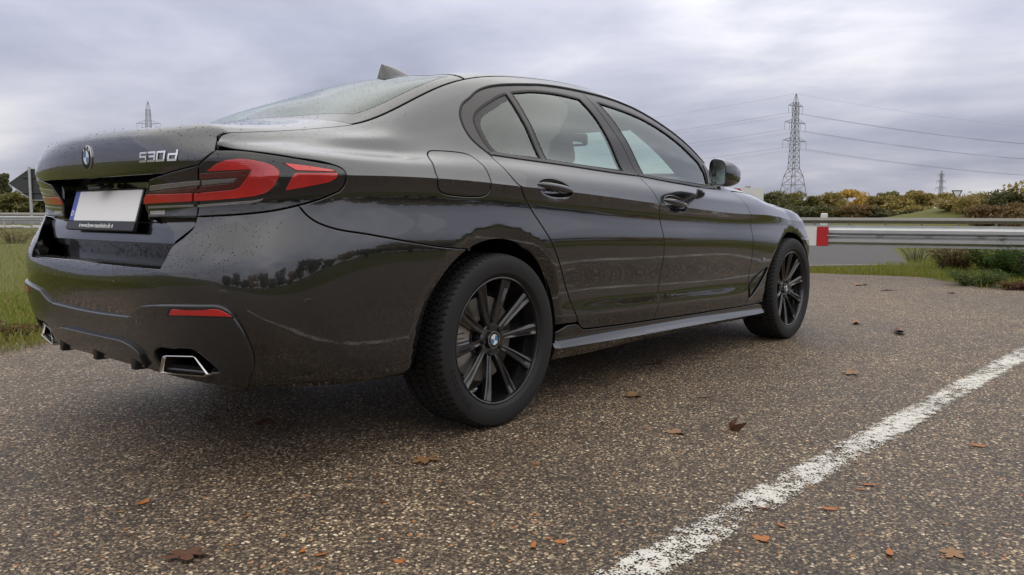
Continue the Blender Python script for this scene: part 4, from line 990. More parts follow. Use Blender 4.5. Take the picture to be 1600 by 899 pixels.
# ---------------------------------------------------------------- wheels
def tyre():
    R0=.2465; prof=[(R0,-.100),(.2525,-.1085),(.262,-.116),(.276,-.1190),(.290,-.1200),(.304,-.1192),(.3155,-.1172),(.3245,-.1135),(.3300,-.1080)]
    tread=[(.3335,-.098),(.3355,-.088),(.3365,-.076),(.3300,-.0755),(.3300,-.0675),(.3368,-.067),(.3370,-.045),(.3370,-.028),(.3300,-.0275),(.3300,-.0195),(.3370,-.019)]
    half=prof+tread; full_=half+[(r,-y) for r,y in reversed(half)]
    k=len(full_); n=76*5; V=[];F=[]
    for i in range(n):
        a=2*math.pi*i/n; ph=i%5
        for r,y in full_:
            rr=r; sh=(i+int(abs(y)*150))%5
            if abs(y)>.010 and r>.3305 and sh==0: rr=r-.009
            if .326<r<.3305 and abs(y)>.1 and ph<2: rr=r-.004
            V.append((rr*math.cos(a),y,rr*math.sin(a)))
    for i in range(n):
        j=(i+1)%n
        for q in range(k-1): F.append((i*k+q,i*k+q+1,j*k+q+1,j*k+q))
    return Geo().add(V,F)
def rim():
    g=Geo(); n=96
    g.lathe([(.2475,-.1005),(.2465,-.1045),(.2430,-.1055),(.2395,-.1035),(.2370,-.097),(.2335,-.080),(.228,-.03),(.222,.03),(.236,.09),(.2465,.1)],n)
    return g
def spoke():
    g=Geo(); R=[]
    for k in range(13):
        t=k/12; r=.048+(.2345-.048)*t; w=.0118+.0105*t+.010*max(0,t-.72)**1.0; y=-.062-.034*t**.8; tw=.012*math.sin(t*math.pi*.5)*.9; dp=.030-.010*t
        gr_=.0110*math.sin(min(1,t*1.15)*math.pi*.5)*(1 if t<.9 else 1-(t-.9)*8)
        sec=[(-1,-dp),(-1,-.004),(-.84,-.0002),(-.70,-.0002),(-.30,-gr_),(.12,-gr_),(.45,-.0006),(.80,-.0030),(1,-.007),(1,-dp)]
        R.append([(r,y-h*1.0,u*w+tw) for u,h in sec])
    g.loft(R,True,True); return g
tyre_g=tyre(); rim_g=rim(); sp=spoke(); MESH={}
def wheel(x,yc,z,side,rot,front):
    """side -1: right, +1: left"""
    w=empty('wheel',(x,yc,z),car)
    def mk(nm,g,mat,sm_=35,rz=0.,par=w):
        key=(nm,mat,side>0)
        if key in MESH: o=bpy.data.objects.new(nm,MESH[key]); COL.objects.link(o); o.parent=par
        else: o=g().build(nm,mat,par,flip=side>0,smooth=sm_); MESH[key]=o.data
        o.rotation_euler=(0,rz,0); return o
    mk('tyre',lambda:tyre_g,'rubber',18,rnd.random())
    r=mk('rim',lambda:rim_g,'rim_black')
    for k in range(10):
        a=math.radians(rot+36*k)       # clockwise from the top, seen from the right
        s=mk('spoke',lambda:sp,'rim_black',24,0.,w); s.rotation_euler=(0,(a-math.pi/2),0)
    def hub():
        g=Geo(); g.lathe([(.0,-.060),(.036,-.060),(.050,-.066),(.062,-.066),(.070,-.055),(.072,-.03)],48); return g
    mk('hub',hub,'rim_black',35,0,w)
    def cap(): g=Geo(); g.lathe([(.034,-.060),(.034,-.072),(.0325,-.0745),(.022,-.0752),(.0,-.0755)],40); return g
    c=mk('hub_cap',cap,'gloss_black',35,0,w)
    def ringm(): g=Geo(); g.lathe([(.0335,-.0735),(.0330,-.0752),(.0318,-.0752)],40); g.lathe([(.0212,-.0757),(.0200,-.0762),(.0190,-.0757)],40); return g
    mk('cap_ring',ringm,'badge_metal',35,0,w)
    for q in range(4):
        def quad(q=q):
            g=Geo(); V=[(0,-.0762,0)]+[(.0195*math.cos(q*math.pi/2+i*math.pi/20),-.0762,.0195*math.sin(q*math.pi/2+i*math.pi/20)) for i in range(11)]; g.add(V,[(0,i,i+1) for i in range(1,11)]); return g
        mk('cap_quadrant',quad,'badge_white' if q%2 else 'badge_blue',35,.35,w).name='cap_quadrant'
        del MESH[('cap_quadrant','badge_white' if q%2 else 'badge_blue',side>0)]
    for k in range(5):
        def bolt(): g=Geo(); g.lathe([(.0,-.073),(.0095,-.073),(.011,-.070),(.011,-.055)],6,c=(.054,0,0)); return g
        mk('wheel_bolt',bolt,'satin_black',20,math.radians(rot+18+72*k),w)
    if ('lettering',side) not in MESH:
        def pol(x,y,z_,c=math.radians(238)): a=c-x/.289; r_=.289-y; return Vector((r_*math.sin(a),-.1206-z_,r_*math.cos(a)))
        MESH[('lettering',side)]=1; o=text_mesh('GOODYEAR',.030,pol,.0009,'sidewall_lettering','rubber',w,spacing=1.25)
        if side>0: o.scale=(-1,-1,1)
    def dsc(): g=Geo(); g.lathe([(.075,-.012),(.080,-.030),(.085,-.030),(.088,-.012),(.168,-.012),(.168,.012),(.088,.012)],64); return g
    mk('brake_disc',dsc,'disc_steel')
    def cal():
        g=Geo(); R=[]
        for k in range(9):
            a=math.radians(150+60*k/8); R.append([(r_*math.cos(a),y_,r_*math.sin(a)) for r_,y_ in ((.105,-.040),(.150,-.046),(.188,-.040),(.190,.04),(.150,.045),(.105,.035))])
        g.loft(R,True,True); g.box((-.165,-.048,.03),(.05,.012,.022),bev=.004); g.box((-.155,-.048,-.035),(.04,.012,.016),bev=.004); return g
    c=mk('brake_caliper',cal,'steel',35); c.rotation_euler=(0,math.radians(0 if not front else 180),0)
    return w
wheel(0,-.803,.3368,-1,16,False); wheel(2.975,-.797,.3368,-1,8,True); wheel(0,.803,.3368,1,30,False); wheel(2.975,.797,.3368,1,3,True)
# wheel housings, floor pan
def well(g,i):
    cx,cz,r=ARCH[i][:3]; R=[]
    for k in range(29):
        a=math.radians(-8+196*k/28); R.append([(cx+(r+.006)*math.cos(a),y,cz+(r+.006)*math.sin(a)) for y in (-.895,-.60,-.45)])
    g.loft(R,False,False); V=[R[k][2] for k in range(29)]; g.add(V+[(cx,-.45,cz)],[(k,k+1,29) for k in range(28)])
for i in (0,1):
    for fl in (False,True): g=Geo(); well(g,i); g.build('wheel_housing','under_black',car,flip=fl)
g=Geo(); g.box((1.47,0,.235),(2.1,1.62,.09)); g.box((-.70,0,.37),(.50,1.24,.06)); g.box((0,0,.42),(.9,.88,.10)); g.box((2.97,0,.40),(.8,.88,.14)); g.box((-.2,0,.27),(1.2,.5,.06)); g.build('floor_pan','under_black',car)
# a dark inner shell a hand's width behind the outer skin, so the shut lines look into black
g=Geo(); R=[]
for k in range(60):
    s=2.05+(4.05-2.05)*k/59; R.append([tuple(skin(np.array([s]),np.array([z]))[0]+np.array([0,.035,0])) for z in np.linspace(.28,.93,9)])
g.loft(R,False,False); R=[]
for k in range(30):
    s=.30+(1.15-.30)*k/29; R.append([((p:=skin(np.array([s]),np.array([z]))[0])[0]*.88,p[1]*.93,z) for z in np.linspace(.36 if s<.95 else .70,.96,8)])
g.loft(R,False,False); R=[]
for k in range(30):
    s=1.15+(2.05-1.15)*k/29; R.append([tuple(skin(np.array([s]),np.array([z]))[0]+np.array([0,.035,0])) for z in np.linspace(.755,.97,6)])
g.loft(R,False,False); R=[]
for k in range(30):
    s=4.05+(4.85-4.05)*k/29; R.append([tuple(skin(np.array([s]),np.array([z]))[0]*np.array([1,.955,1])) for z in np.linspace(.745,.86,4)])
g.loft(R,False,False)
for fl in (False,True): g.build('inner_shell','under_black',car,flip=fl,smooth=0)
# ---------------------------------------------------------------- cabin
cab=empty('cabin',parent=car)
g=Geo(); g.box((.9,0,.50),(2.6,1.5,.02)); g.box((-.30,0,.98),(.85,1.30,.03)); g.box((-.02,0,.78),(.10,1.3,.50)); g.build('cabin_floor','cabin_dark',cab)
def cushion(g,c,d,rot=None,n=2):
    """a padded block: rounded in all directions"""
    R=[];N=14
    for k in range(N+1):
        t=-1+2*k/N; f=max(.02,1-abs(t)**6)**.5; z=t*d[2]/2; ring=[]
        for q in range(24):
            a=2*math.pi*q/24; cc,ss=math.cos(a),math.sin(a); x=abs(cc)**.5*math.copysign(1,cc)*d[0]/2*f; y=abs(ss)**.5*math.copysign(1,ss)*d[1]/2*(.85+.15*f); v=Vector((x,y,z))
            if rot is not None: v=rot@v
            ring.append(v+Vector(c))
        R.append(ring)
    g.loft(R,True,True)
tilt=Matrix.Rotation(-.33,3,'Y')
for y in (-.37,.37):
    s=empty('front_seat',(0,0,0),car)
    g=Geo(); cushion(g,(1.17,y,.79),(.16,.48,.56),tilt); g.build('seat_back','seat_leather',s,smooth=60)
    g=Geo(); cushion(g,(1.44,y,.56),(.52,.50,.16)); g.build('seat_cushion','seat_leather',s,smooth=60)
    g=Geo(); cushion(g,(1.005,y,1.165),(.11,.27,.19),tilt); g.build('headrest','seat_leather',s,smooth=60)
g=Geo(); cushion(g,(.20,0,.78),(.18,1.25,.60),tilt); cushion(g,(.45,0,.54),(.5,1.25,.18)); g.build('rear_bench','seat_leather',cab,smooth=60)
for y in (-.38,.38): g=Geo(); cushion(g,(.06,y,1.095),(.08,.24,.10),tilt); g.build('rear_headrest','seat_leather',cab,smooth=60)
g=Geo(); R=[]
for k in range(21):
    y=-.70+1.4*k/20; R.append([(1.86,y,.62),(1.84,y,.86),(1.90,y,.945),(2.05,y,.965),(2.22,y,.955),(2.25,y,.62)])
g.loft(R,True,True); g.build('dashboard','cabin_dark',cab,smooth=40)
g=Geo(); a=[(1.70+.07*math.sin(t_)*.45,.37+.185*math.cos(t_),.90+.185*math.sin(t_)) for t_ in [2*math.pi*k/32 for k in range(33)]]; g.tube(a,.015,8); g.tube([(1.70,.37,.90),(1.85,.37,.84)],.03,8); g.box((1.70,.37,.90),(.04,.28,.05),bev=.01); g.build('steering_wheel','cabin_dark',cab,smooth=50)
g=Geo(); cushion(g,(1.70,.01,1.272),(.035,.25,.075),Matrix.Rotation(.15,3,'Z')); g.tube([(1.705,.0,1.31),(1.735,0,1.345)],.012,8); g.box((1.735,0,1.34),(.06,.07,.045),bev=.01); rvm=g.build('rear_view_mirror','cabin_dark',car,smooth=50)
g=Geo(); g.add([(1.679+.15*0,.01-.115,1.245),(1.679,.01+.115,1.245),(1.679,.01+.115,1.30),(1.679,.01-.115,1.30)],[(0,1,2,3)]); g.build('rear_view_glass','mirror_glass',rvm)
R=[];g=Geo()
for k in range(25):
    x=.20+1.1*k/24; R.append([tuple(Bs(np.array([[x,v]]))[0]+np.array([0,0,-.035])) for v in np.linspace(-1.95,1.95,21)])
g.loft(R,False,False); g.build('headliner','cabin_dark',cab)
def inset(ab): return Bs(ab)+np.array([-.012,0,-.03])
g=Geo(); panel(g,inset,full(lambda v:xw(v)+.0,lambda v:xc(v)-.005,1.93),holes=[full(lambda v:1.75+0*v,lambda v:2.27-.12*(abs(v)/2)**2,1.25)],sc=SC,step=.05,depth=0,gap=0,r=0); g.build('screen_trim','cabin_dark',cab)
# ---------------------------------------------------------------- rain drops left on the paint and rear screen
def drops(name,parent,pts,rad):
    g=Geo(); V=[];F=[]
    for p,n in pts:
        r=rad*(.32+.75*RS.rand()**2.2); n=n/np.linalg.norm(n); a=np.cross(n,[.3,.2,1.]); a/=np.linalg.norm(a); b=np.cross(n,a); o=len(V); st=1+.2*RS.rand()
        for h,q in ((0,1),(.35,.82),(.55,.4)):
            for k in range(7): t_=2*math.pi*k/7; V.append(p+n*r*h*.9-n*.0002+(a*math.cos(t_)+b*math.sin(t_)*st)*r*q)
        V.append(p+n*r*.56)
        for L in (0,1):
            for k in range(7): F.append((o+L*7+k,o+L*7+(k+1)%7,o+L*7+7+(k+1)%7,o+L*7+7+k))
        for k in range(7): F.append((o+14+k,o+14+(k+1)%7,o+21))
    g.add(V,F); return tag(g.build(name,'water_drop',parent,smooth=80),kind='stuff')
def scat(fn,poly,n,off=0.,sc=(1,1)):
    q=np.array(poly); lo,hi=q.min(0),q.max(0); P=lo+(hi-lo)*RS.rand(n*4,2); P=P[inside(P,q)][:n]; X=fn(P); N=surf_n(fn,P,sc=sc); c=np.array([.3,0,.7]); N*=np.sign((N*(X-c)).sum(1))[:,None]; return list(zip(X+N*off,N))
lf=sym(chain(topl,fs)); pts=scat(A_,lf,650)
drops('rain_drops',lid,pts,.0019)
v=list(gt.V); idx=RS.randint(0,len(gt.F),900); pts=[]
for i in idx:
    f=[np.array(v[k]) for k in gt.F[i]]; 
    if len(f)<4: continue
    a,b=RS.rand(2); p=(f[0]*(1-a)+f[1]*a)*(1-b)+(f[3]*(1-a)+f[2]*a)*b; n=np.cross(f[1]-f[0],f[3]-f[0])
    if np.linalg.norm(n)<1e-9: continue
    n*=1 if n[2]>0 else -1
    if abs(n[2])/np.linalg.norm(n)<.3: continue
    pts.append((p,n))
drops('rain_drops',lid,pts,.0024)
bz=[(s,z) for s,z in bump_r if z>.60]; 
pts=scat(A_,chain([(0,.60),(.46,.60),(.62,.63),(.72,.70),(.78,.80),(.70,.815),(.56,.808)],wing,[(.46,.653),(0,.655)]),900)+scat(A_,chain([(0,.60),(-.6,.60),(-.7,.7),(-.6,.80)],[(-a,b) for a,b in wing],[(-.46,.653),(0,.655)]),450)
drops('rain_drops',bumper,pts,.0019)
R0=np.array([p for p in [(skin(np.array([s]),np.array([.654]))[0]) for s in np.linspace(-.45,.45,60)]]); pts=[]
for k in range(900):
    i=RS.randint(0,60); p=R0[i]+np.array([.012+.06*RS.rand(),.015*(RS.rand()-.5),.0055-.001]); pts.append((np.array([p[0],p[1],.6580]),np.array([0,0,1.])))
drops('rain_drops',bumper,pts,.0022)
pts=scat(B_,[(-1.0,9.4),(-.9,8.4),(-.75,8.2),(-.45,10.2),(-.2,11.2),(.1,11.6),(.1,12),(-.95,12)],420,sc=(1,.07)); drops('rain_drops',quarters[0],pts,.0017)
pts=scat(A_,LOUT,160,.003)+scat(A_,LIN,90,.003); drops('rain_drops',car,pts,.0016)
pts=scat(Bs,full(lambda v:xb(v)+.02,lambda v:xr(v)-.02,1.9),1700,sc=SC); drops('rain_drops',rwin,pts,.0015)
# ---------------------------------------------------------------- the place
FWD=np.array([math.cos(YAW),math.sin(YAW)]); RGT=np.array([math.sin(YAW),-math.cos(YAW)]); C0=np.array(CAM[:2])
def far(d,r): return tuple(C0+FWD*d+RGT*r)          # d metres ahead of where the photographer stood, r metres to the right
# materials
t=NT('asphalt'); p=t.pos()
def stones(scale):
    v=t.vor(p,scale); sp=t.n('ShaderNodeSeparateColor'); t.l(v.outputs['Color'],sp.inputs[0]); return v.outputs['Distance'],sp.outputs[0],sp.outputs[1]
d1,r1,g1=stones(82); d2,r2_,g2=stones(170); big=t.noise(p,.55,4,.6); mid=t.noise(p,5,3,.6)
colA=t.ramp(r1,[(0,(.055,.040,.029)),(.30,(.13,.102,.076)),(.60,(.215,.168,.122)),(.79,(.37,.29,.195)),(.885,(.60,.49,.34)),(.955,(.82,.73,.58)),(.988,(.55,.22,.07))],'CONSTANT')
colB=t.ramp(r2_,[(0,(.042,.031,.023)),(.5,(.115,.086,.061)),(.75,(.24,.18,.12)),(.93,(.56,.45,.31))],'CONSTANT')
m1=t.math('LESS_THAN',d1,.42); pit=t.mix(m1,colB,colA); tone=t.ramp(big,[(.3,(.66,.62,.57)),(.5,(.92,.87,.81)),(.72,(1.25,1.19,1.10))]); 
t.set(Base_Color=t.mix(1.,t.mix(1.,pit,tone,'MULTIPLY'),t.ramp(mid,[(.3,(.8,.8,.8)),(.7,(1.2,1.18,1.15))]),'MULTIPLY'))
t.set(Roughness=t.math('SUBTRACT',.82,t.math('MULTIPLY',t.math('SUBTRACT',1.,big),.42))); t.b.inputs['Specular IOR Level'].default_value=.45
hh=t.math('ADD',t.math('MULTIPLY',t.math('SUBTRACT',.6,d1),1.),t.math('ADD',t.math('MULTIPLY',r1,.35),t.math('MULTIPLY',t.math('SUBTRACT',.6,d2),.4))); t.bump(hh,.75,.0045)
t=NT('far_asphalt'); p=t.pos(); t.set(Base_Color=t.mix(t.noise(p,1.2,5),(.046,.041,.038),(.078,.069,.062)),Roughness=.75)
t=NT('line_paint'); p=t.pos(); v=t.vor(p,150); n=t.noise(p,26,5,.62); n2=t.noise(p,3.0,3,.5)
al=t.math('ADD',t.math('ADD',n,t.math('MULTIPLY',n2,.45)),t.math('MULTIPLY',t.math('SUBTRACT',.42,v.outputs['Distance']),.42)); al=t.math('MULTIPLY',t.math('SUBTRACT',al,.615),14.); al=t.math('MINIMUM',t.math('MAXIMUM',al,0.),1.)
at=t.n('ShaderNodeAttribute'); at.attribute_name='edge'; al=t.math('ADD',t.math('MULTIPLY',t.math('SUBTRACT',n,.5),1.5),t.math('ADD',t.math('MULTIPLY',t.math('SUBTRACT',n2,.5),.8),t.math('MULTIPLY',t.math('SUBTRACT',.40,v.outputs['Distance']),.75))); al=t.math('MINIMUM',t.math('MAXIMUM',t.math('MULTIPLY',t.math('ADD',al,at.outputs['Fac']),7.),0.),1.)
t.set(Base_Color=t.mix(t.noise(p,60,3),(.55,.52,.46),(.82,.79,.72)),Roughness=.6,Alpha=al); t.bump(t.math('SUBTRACT',.6,v.outputs['Distance']),.5,.003)
t=NT('meadow'); p=t.pos(); f=t.noise(p,.09,6,.65); f2=t.noise(p,2.2,5,.7); f3=t.noise(p,30,3,.6)
c=t.mix(f,(.095,.115,.026),(.17,.175,.045)); c=t.mix(t.math('MULTIPLY',f2,.75),c,(.17,.145,.06)); t.set(Base_Color=t.mix(1.,c,t.ramp(f3,[(.3,(.55,.55,.55)),(.7,(1.3,1.3,1.3))]),'MULTIPLY'),Roughness=.9); t.b.inputs['Specular IOR Level'].default_value=.15; t.bump(t.math('ADD',f3,f2),.8,.05)
def leafmat(name,cols,rough=.6,trans=.25):
    t=NT(name); oi=t.n('ShaderNodeNewGeometry'); r=oi.outputs['Random Per Island']; st=[(i/max(1,len(cols)-1),c) for i,c in enumerate(cols)]
    t.set(Base_Color=t.ramp(r,st),Roughness=rough); t.b.inputs['Specular IOR Level'].default_value=.25
    tr=t.n('ShaderNodeBsdfTranslucent'); t.l(t.ramp(r,st),tr.inputs['Color']); m=t.n('ShaderNodeMixShader'); m.inputs[0].default_value=trans; t.l(t.b.outputs[0],m.inputs[1]); t.l(tr.outputs[0],m.inputs[2]); t.l(m.outputs[0],t.out.inputs[0])
leafmat('grass_blade',[(.12,.17,.022),(.18,.23,.030),(.25,.27,.042),(.28,.25,.075),(.31,.25,.12)])
leafmat('moss_blade',[(.16,.18,.020),(.22,.22,.026),(.25,.22,.045)])
leafmat('weed_leaf',[(.06,.12,.025),(.10,.17,.035),(.14,.20,.05)])
leafmat('brown_leaf',[(.15,.095,.045),(.22,.135,.062),(.19,.145,.06)])
leafmat('red_leaf',[(.09,.015,.012),(.14,.030,.015),(.11,.05,.02)])
leafmat('tree_green',[(.12,.12,.045),(.18,.165,.055),(.23,.20,.07)]); leafmat('tree_olive',[(.22,.18,.065),(.31,.245,.08),(.36,.27,.09)])
leafmat('tree_yellow',[(.42,.29,.07),(.54,.36,.08),(.60,.40,.10)]); leafmat('tree_orange',[(.34,.17,.03),(.46,.21,.04),(.48,.25,.05)]); leafmat('tree_dark',[(.08,.085,.04),(.115,.115,.05),(.15,.145,.06)])
simple('bark',(.06,.048,.036),.9,vary=.3,scale=3); simple('galvanised',(.50,.51,.51),.40,metal=.7,vary=.12,scale=6); simple('old_rail',(.22,.205,.185),.75,vary=.25,scale=3); simple('lattice_steel',(.19,.195,.20),.6,metal=.2)
simple('wire',(.07,.07,.075),.7); simple('sign_back',(.055,.06,.06),.55,metal=.2,vary=.1); simple('sign_white',(.72,.72,.70),.5,vary=.06); simple('sign_red',(.45,.012,.014),.45,vary=.08); simple('concrete',(.24,.23,.21),.85,vary=.2,scale=8); simple('flower_yellow',(.65,.45,.03),.6); simple('rubble',(.45,.44,.42),.9,vary=.3)
# ground and roads
def sheet(name,poly,z,mat,kind='structure',step=None):
    g=Geo(); pts=[Vector(p) for p in poly]; E=[(i,(i+1)%len(poly)) for i in range(len(poly))]; vv,_,ff,_,_,_=delaunay_2d_cdt(pts,E,[],1,1e-6,False); g.add([(v.x,v.y,z) for v in vv],[tuple(f) for f in ff]); o=g.build(name,mat,None,smooth=0); tag(o,kind=kind); return o
sheet('ground',[(3000*math.cos(k*math.pi/24),3000*math.sin(k*math.pi/24)) for k in range(48)],-.014,'meadow')
LOT=crv([(-20,2.1),(-6,2.15),(-2.2,2.2),(-.73,2.24),(-.4,2.52),(.4,2.72),(3,2.85),(7,2.95),(9.0,2.9)],.25)+crv([(9.22,2.2),(9.22,1.1),(9.42,.53),(9.56,-.05),(9.15,-.45),(8.57,-.83),(7.85,-1.59),(7.3,-2.6),(6.9,-4.2),(6.7,-7)],.2)+[(6.4,-8.4),(-20,-9.5)]
LOT=[(x+.03*math.sin(9*x+4*y),y+.03*math.sin(7*x-5*y)) for x,y in LOT]
tag(sheet('parking_area',LOT,0.,'asphalt'),'wet chip-seal asphalt with pale stones')
ROAD=crv([(10.95,1.78),(11.72,1.21),(12.40,.72)],.2)+crv([(12.55,.72),(13.6,1.05),(15.5,1.65),(18.18,2.47),(21.5,3.4)],.3)+[(20.0,5.0),(13.5,11.5),(10.5,13.0),(7.0,12.0),(5.2,9.5),(7.2,6.2)]
sheet('side_road',ROAD,-.004,'far_asphalt')
mw=[far(62,-70),far(95,-90),far(95,95),far(64,95)]; sheet('motorway',mw,-.006,'far_asphalt')
# painted line: worn bay marking, its edge thins out
g=Geo(); n=260; V=[];F=[]; E=[]
for k in range(n+1):
    x=-3.2+9.6*k/n; yc=-1.985-.052*(x+.8)
    for j in range(9):
        u=-1+2*j/8; V.append((x,yc+u*.080,.004)); E.append((-.42 if abs(u)>.99 else .02 if abs(u)>.74 else .215)-(.30*math.exp(-((x+.27)/.11)**2)))
for k in range(n):
    for j in range(8): F.append((k*9+j,(k+1)*9+j,(k+1)*9+j+1,k*9+j+1))
g.add(V,F); o=g.build('bay_line','line_paint',None,smooth=0); a=o.data.attributes.new('edge','FLOAT','POINT'); a.data.foreach_set('value',E); tag(o,'worn white painted bay line on the asphalt',kind='structure')
g=Geo()
for k in range(14):
    a=np.array((10.90,1.72))+np.array((.807,-.590))*(k*.5-5.0); b=a+np.array((.807,-.590))*.49
    q=np.array((.59,.807))*.06
    g.add([(*(a-q),-.01),(*(b-q),-.01),(*(b+q),-.01),(*(a+q),-.01),(*(a-q),.02),(*(b-q),.02),(*(b+q),.02),(*(a+q),.02)],[(0,1,5,4),(1,2,6,5),(2,3,7,6),(3,0,4,7),(4,5,6,7)])
ko=empty('kerb'); tag(ko,'low concrete kerb along the side road',kind='structure')
allk=g; 
for k in range(14):
    gg=Geo(); gg.add(g.V[k*8:k*8+8],[tuple(i-k*8 for i in f) for f in g.F[k*5:k*5+5]]); gg.build('kerb_stone','concrete',ko,smooth=0)
# grass blades
def blades(name,mat,pts,h0,h1,w,label):
    n=len(pts); a=RS.rand(n)*6.283; h=h0+(h1-h0)*RS.rand(n)**1.6; ln=h*(.25+.5*RS.rand(n)); b=RS.rand(n)*6.283; P=np.array(pts)
    dx,dy=np.cos(a)*w/2,np.sin(a)*w/2; lx,ly=np.cos(b)*ln,np.sin(b)*ln; V=np.empty((n,5,3)); z0=-.014
    V[:,0]=np.c_[P[:,0]-dx,P[:,1]-dy,np.full(n,z0)]; V[:,1]=np.c_[P[:,0]+dx,P[:,1]+dy,np.full(n,z0)]
    V[:,2]=np.c_[P[:,0]+dx*.8+lx*.35,P[:,1]+dy*.8+ly*.35,z0+h*.6]; V[:,3]=np.c_[P[:,0]-dx*.8+lx*.35,P[:,1]-dy*.8+ly*.35,z0+h*.6]; V[:,4]=np.c_[P[:,0]+lx,P[:,1]+ly,z0+h]
    o=np.arange(n)[:,None]*5; F4=(o+[0,1,2,3]); F3=(o+[3,2,4])
    me=bpy.data.meshes.new(name); me.from_pydata(V.reshape(-1,3).tolist(),[],F4.tolist()+F3.tolist()); me.materials.append(MATS[mat]); ob=bpy.data.objects.new(name,me); COL.objects.link(ob); return tag(ob,label,'grass',kind='stuff')
lotp=np.array(LOT); roadp=np.array(ROAD)
def scatter(n,box,extra=None):
    P=np.c_[box[0]+(box[1]-box[0])*RS.rand(n),box[2]+(box[3]-box[2])*RS.rand(n)]; q=~inside(P,lotp)&~inside(P,roadp); P=P[q]
    if extra is not None: P=P[extra(P)]
    return P
edge=lambda P:RS.rand(len(P))<np.clip(1.3-.085*(P[:,1]-2),.12,1)
blades('verge_grass','grass_blade',np.r_[scatter(60000,(-3.5,7,2.1,6)),scatter(60000,(-3,16,5,22),edge)],.03,.13,.007,'rough green and straw grass beside the asphalt')
blades('strip_grass','moss_blade',scatter(34000,(8.9,13,-1.6,4)),.02,.06,.006,'short yellow green mossy grass between the two asphalt areas')
blades('tall_grass','grass_blade',scatter(70000,(7.0,17,-7,.9),lambda P:(P[:,1]<-.35*(P[:,0]-9.3)*0+.9)&(P[:,0]>8.2+.0*P[:,1])|(P[:,1]<-2.5)),.03,.15,.006,'tall rough grass on the verge under the guard rail')
P=scatter(26000,(-30,4,-24,-9.4)); blades('rear_grass','grass_blade',P,.04,.16,.012,'rough grass at the back of the parking area')
# leaf-bearing plants
def leafcloud(g,c,rad,n,size,seed,flat=0.,m=0):
    R=np.random.RandomState(seed); d=R.normal(size=(n,3)); d/=np.linalg.norm(d,axis=1)[:,None]; rr=R.rand(n)**.45; P=np.array(c)+d*rr[:,None]*np.array(rad)
    u=R.normal(size=(n,3)); u/=np.linalg.norm(u,axis=1)[:,None]; v=np.cross(u,R.normal(size=(n,3))); v/=np.linalg.norm(v,axis=1)[:,None]; s=size*(.6+.8*R.rand(n))[:,None]
    V=np.stack([P-u*s,P+v*s*.55,P+u*s,P-v*s*.55],1).reshape(-1,3); g.add(V,(np.arange(n)[:,None]*4+[0,1,2,3]).tolist(),None,m)
def plant(name,xy,h,w,nst,leaf,mat,label,cat='plant',group=None,seed=0,stem='bark',size=.042):
    R=np.random.RandomState(seed); o=empty(name,(xy[0],xy[1],-.014)); gs=Geo(); gl=Geo()
    for k in range(nst):
        a=R.rand()*6.283; r=w*.5*R.rand()**.5; hh=h*(.55+.45*R.rand()); b=(r*.35*math.cos(a),r*.35*math.sin(a),0); e=(r*math.cos(a),r*math.sin(a),hh); mid_=((b[0]+e[0])/2*.8,(b[1]+e[1])/2*.8,hh*.55)
        gs.tube([b,mid_,e],[.004,.003,.0015],4)
        for q in range(leaf):
            t_=.12+.88*R.rand(); p=np.array(b)*(1-t_)+np.array(e)*t_; aa=R.rand()*6.283; el=.5*R.rand()-.1; u=np.array([math.cos(aa)*math.cos(el),math.sin(aa)*math.cos(el),math.sin(el)]); v=np.cross(u,[0,0,1.]); s=size*(.6+.8*R.rand())
            gl.add([p,p+u*s+v*s*.28,p+u*2*s-np.array([0,0,.3*s]),p+u*s-v*s*.28],[(0,1,2,3)])
    gs.build('stems',stem,o,smooth=0); gl.build('leaves',mat,o,smooth=0); return tag(o,label,cat,group)
gnd=lambda px,py:tuple(C0+(FWD+RGT*((px-800)/1262.4)+0)*(.8208/((py-335.7)/1262.4)))
plant('dry_shrub',gnd(1492,421),.50,.95,110,24,'brown_leaf','rust brown dried shrub in the verge under the guard rail','shrub',seed=3,size=.030)
plant('weed_plant',gnd(1552,424),.50,.8,60,26,'weed_leaf','bushy green weed just right of the brown shrub',seed=4)
plant('weed_plant',gnd(1588,432),.46,.7,60,26,'weed_leaf','low leafy green weed near the right picture edge, above the red leaves',seed=5)
plant('weed_plant',gnd(1432,409),.40,.7,40,12,'weed_leaf','loose green weed left of the brown shrub, by the side road corner',seed=6,size=.022)
plant('weed_plant',gnd(1530,444),.22,.75,70,22,'weed_leaf','low spreading weed at the asphalt edge in front of the brown shrub',seed=7,size=.026)
plant('weed_plant',gnd(1625,436),.6,1.0,50,18,'weed_leaf','tall green weed cut by the right picture edge',seed=8)
plant('red_plant',gnd(1594,450),.14,.45,30,10,'red_leaf','low clump of dark red leaves on the asphalt edge at far right',seed=9,size=.03)
plant('red_plant',gnd(8,531),.12,.5,30,8,'red_leaf','dark red leafy clump in the grass at the left picture edge',seed=10,size=.028)
plant('weed_plant',gnd(22,382),.5,1.6,60,10,'brown_leaf','brown weedy tussock in the grass below the left guard rail',seed=12,size=.04)
for i,(px,py,lab) in enumerate(((1457,412,'small yellow flower left of the brown shrub'),(1575,409,'yellow flower above the right-hand green weeds'),(1591,412,'yellow flower closest to the right picture edge'))):
    x,y=gnd(px,py+14); o=empty('yellow_flower',(x,y,-.014)); g=Geo(); g.tube([(0,0,0),(.01,0,.15),(.0,.01,.30)],.003,5); g.build('stem','weed_leaf',o); g=Geo()
    for k in range(7): a=k*.9; g.add([(0,.01,.30),(.022*math.cos(a-.3),.01+.022*math.sin(a-.3),.312),(.030*math.cos(a),.01+.030*math.sin(a),.31),(.022*math.cos(a+.3),.01+.022*math.sin(a+.3),.312)],[(0,1,2,3)])
    g.build('petals','flower_yellow',o,smooth=0); tag(o,lab,'flower','yellow flowers on the verge')
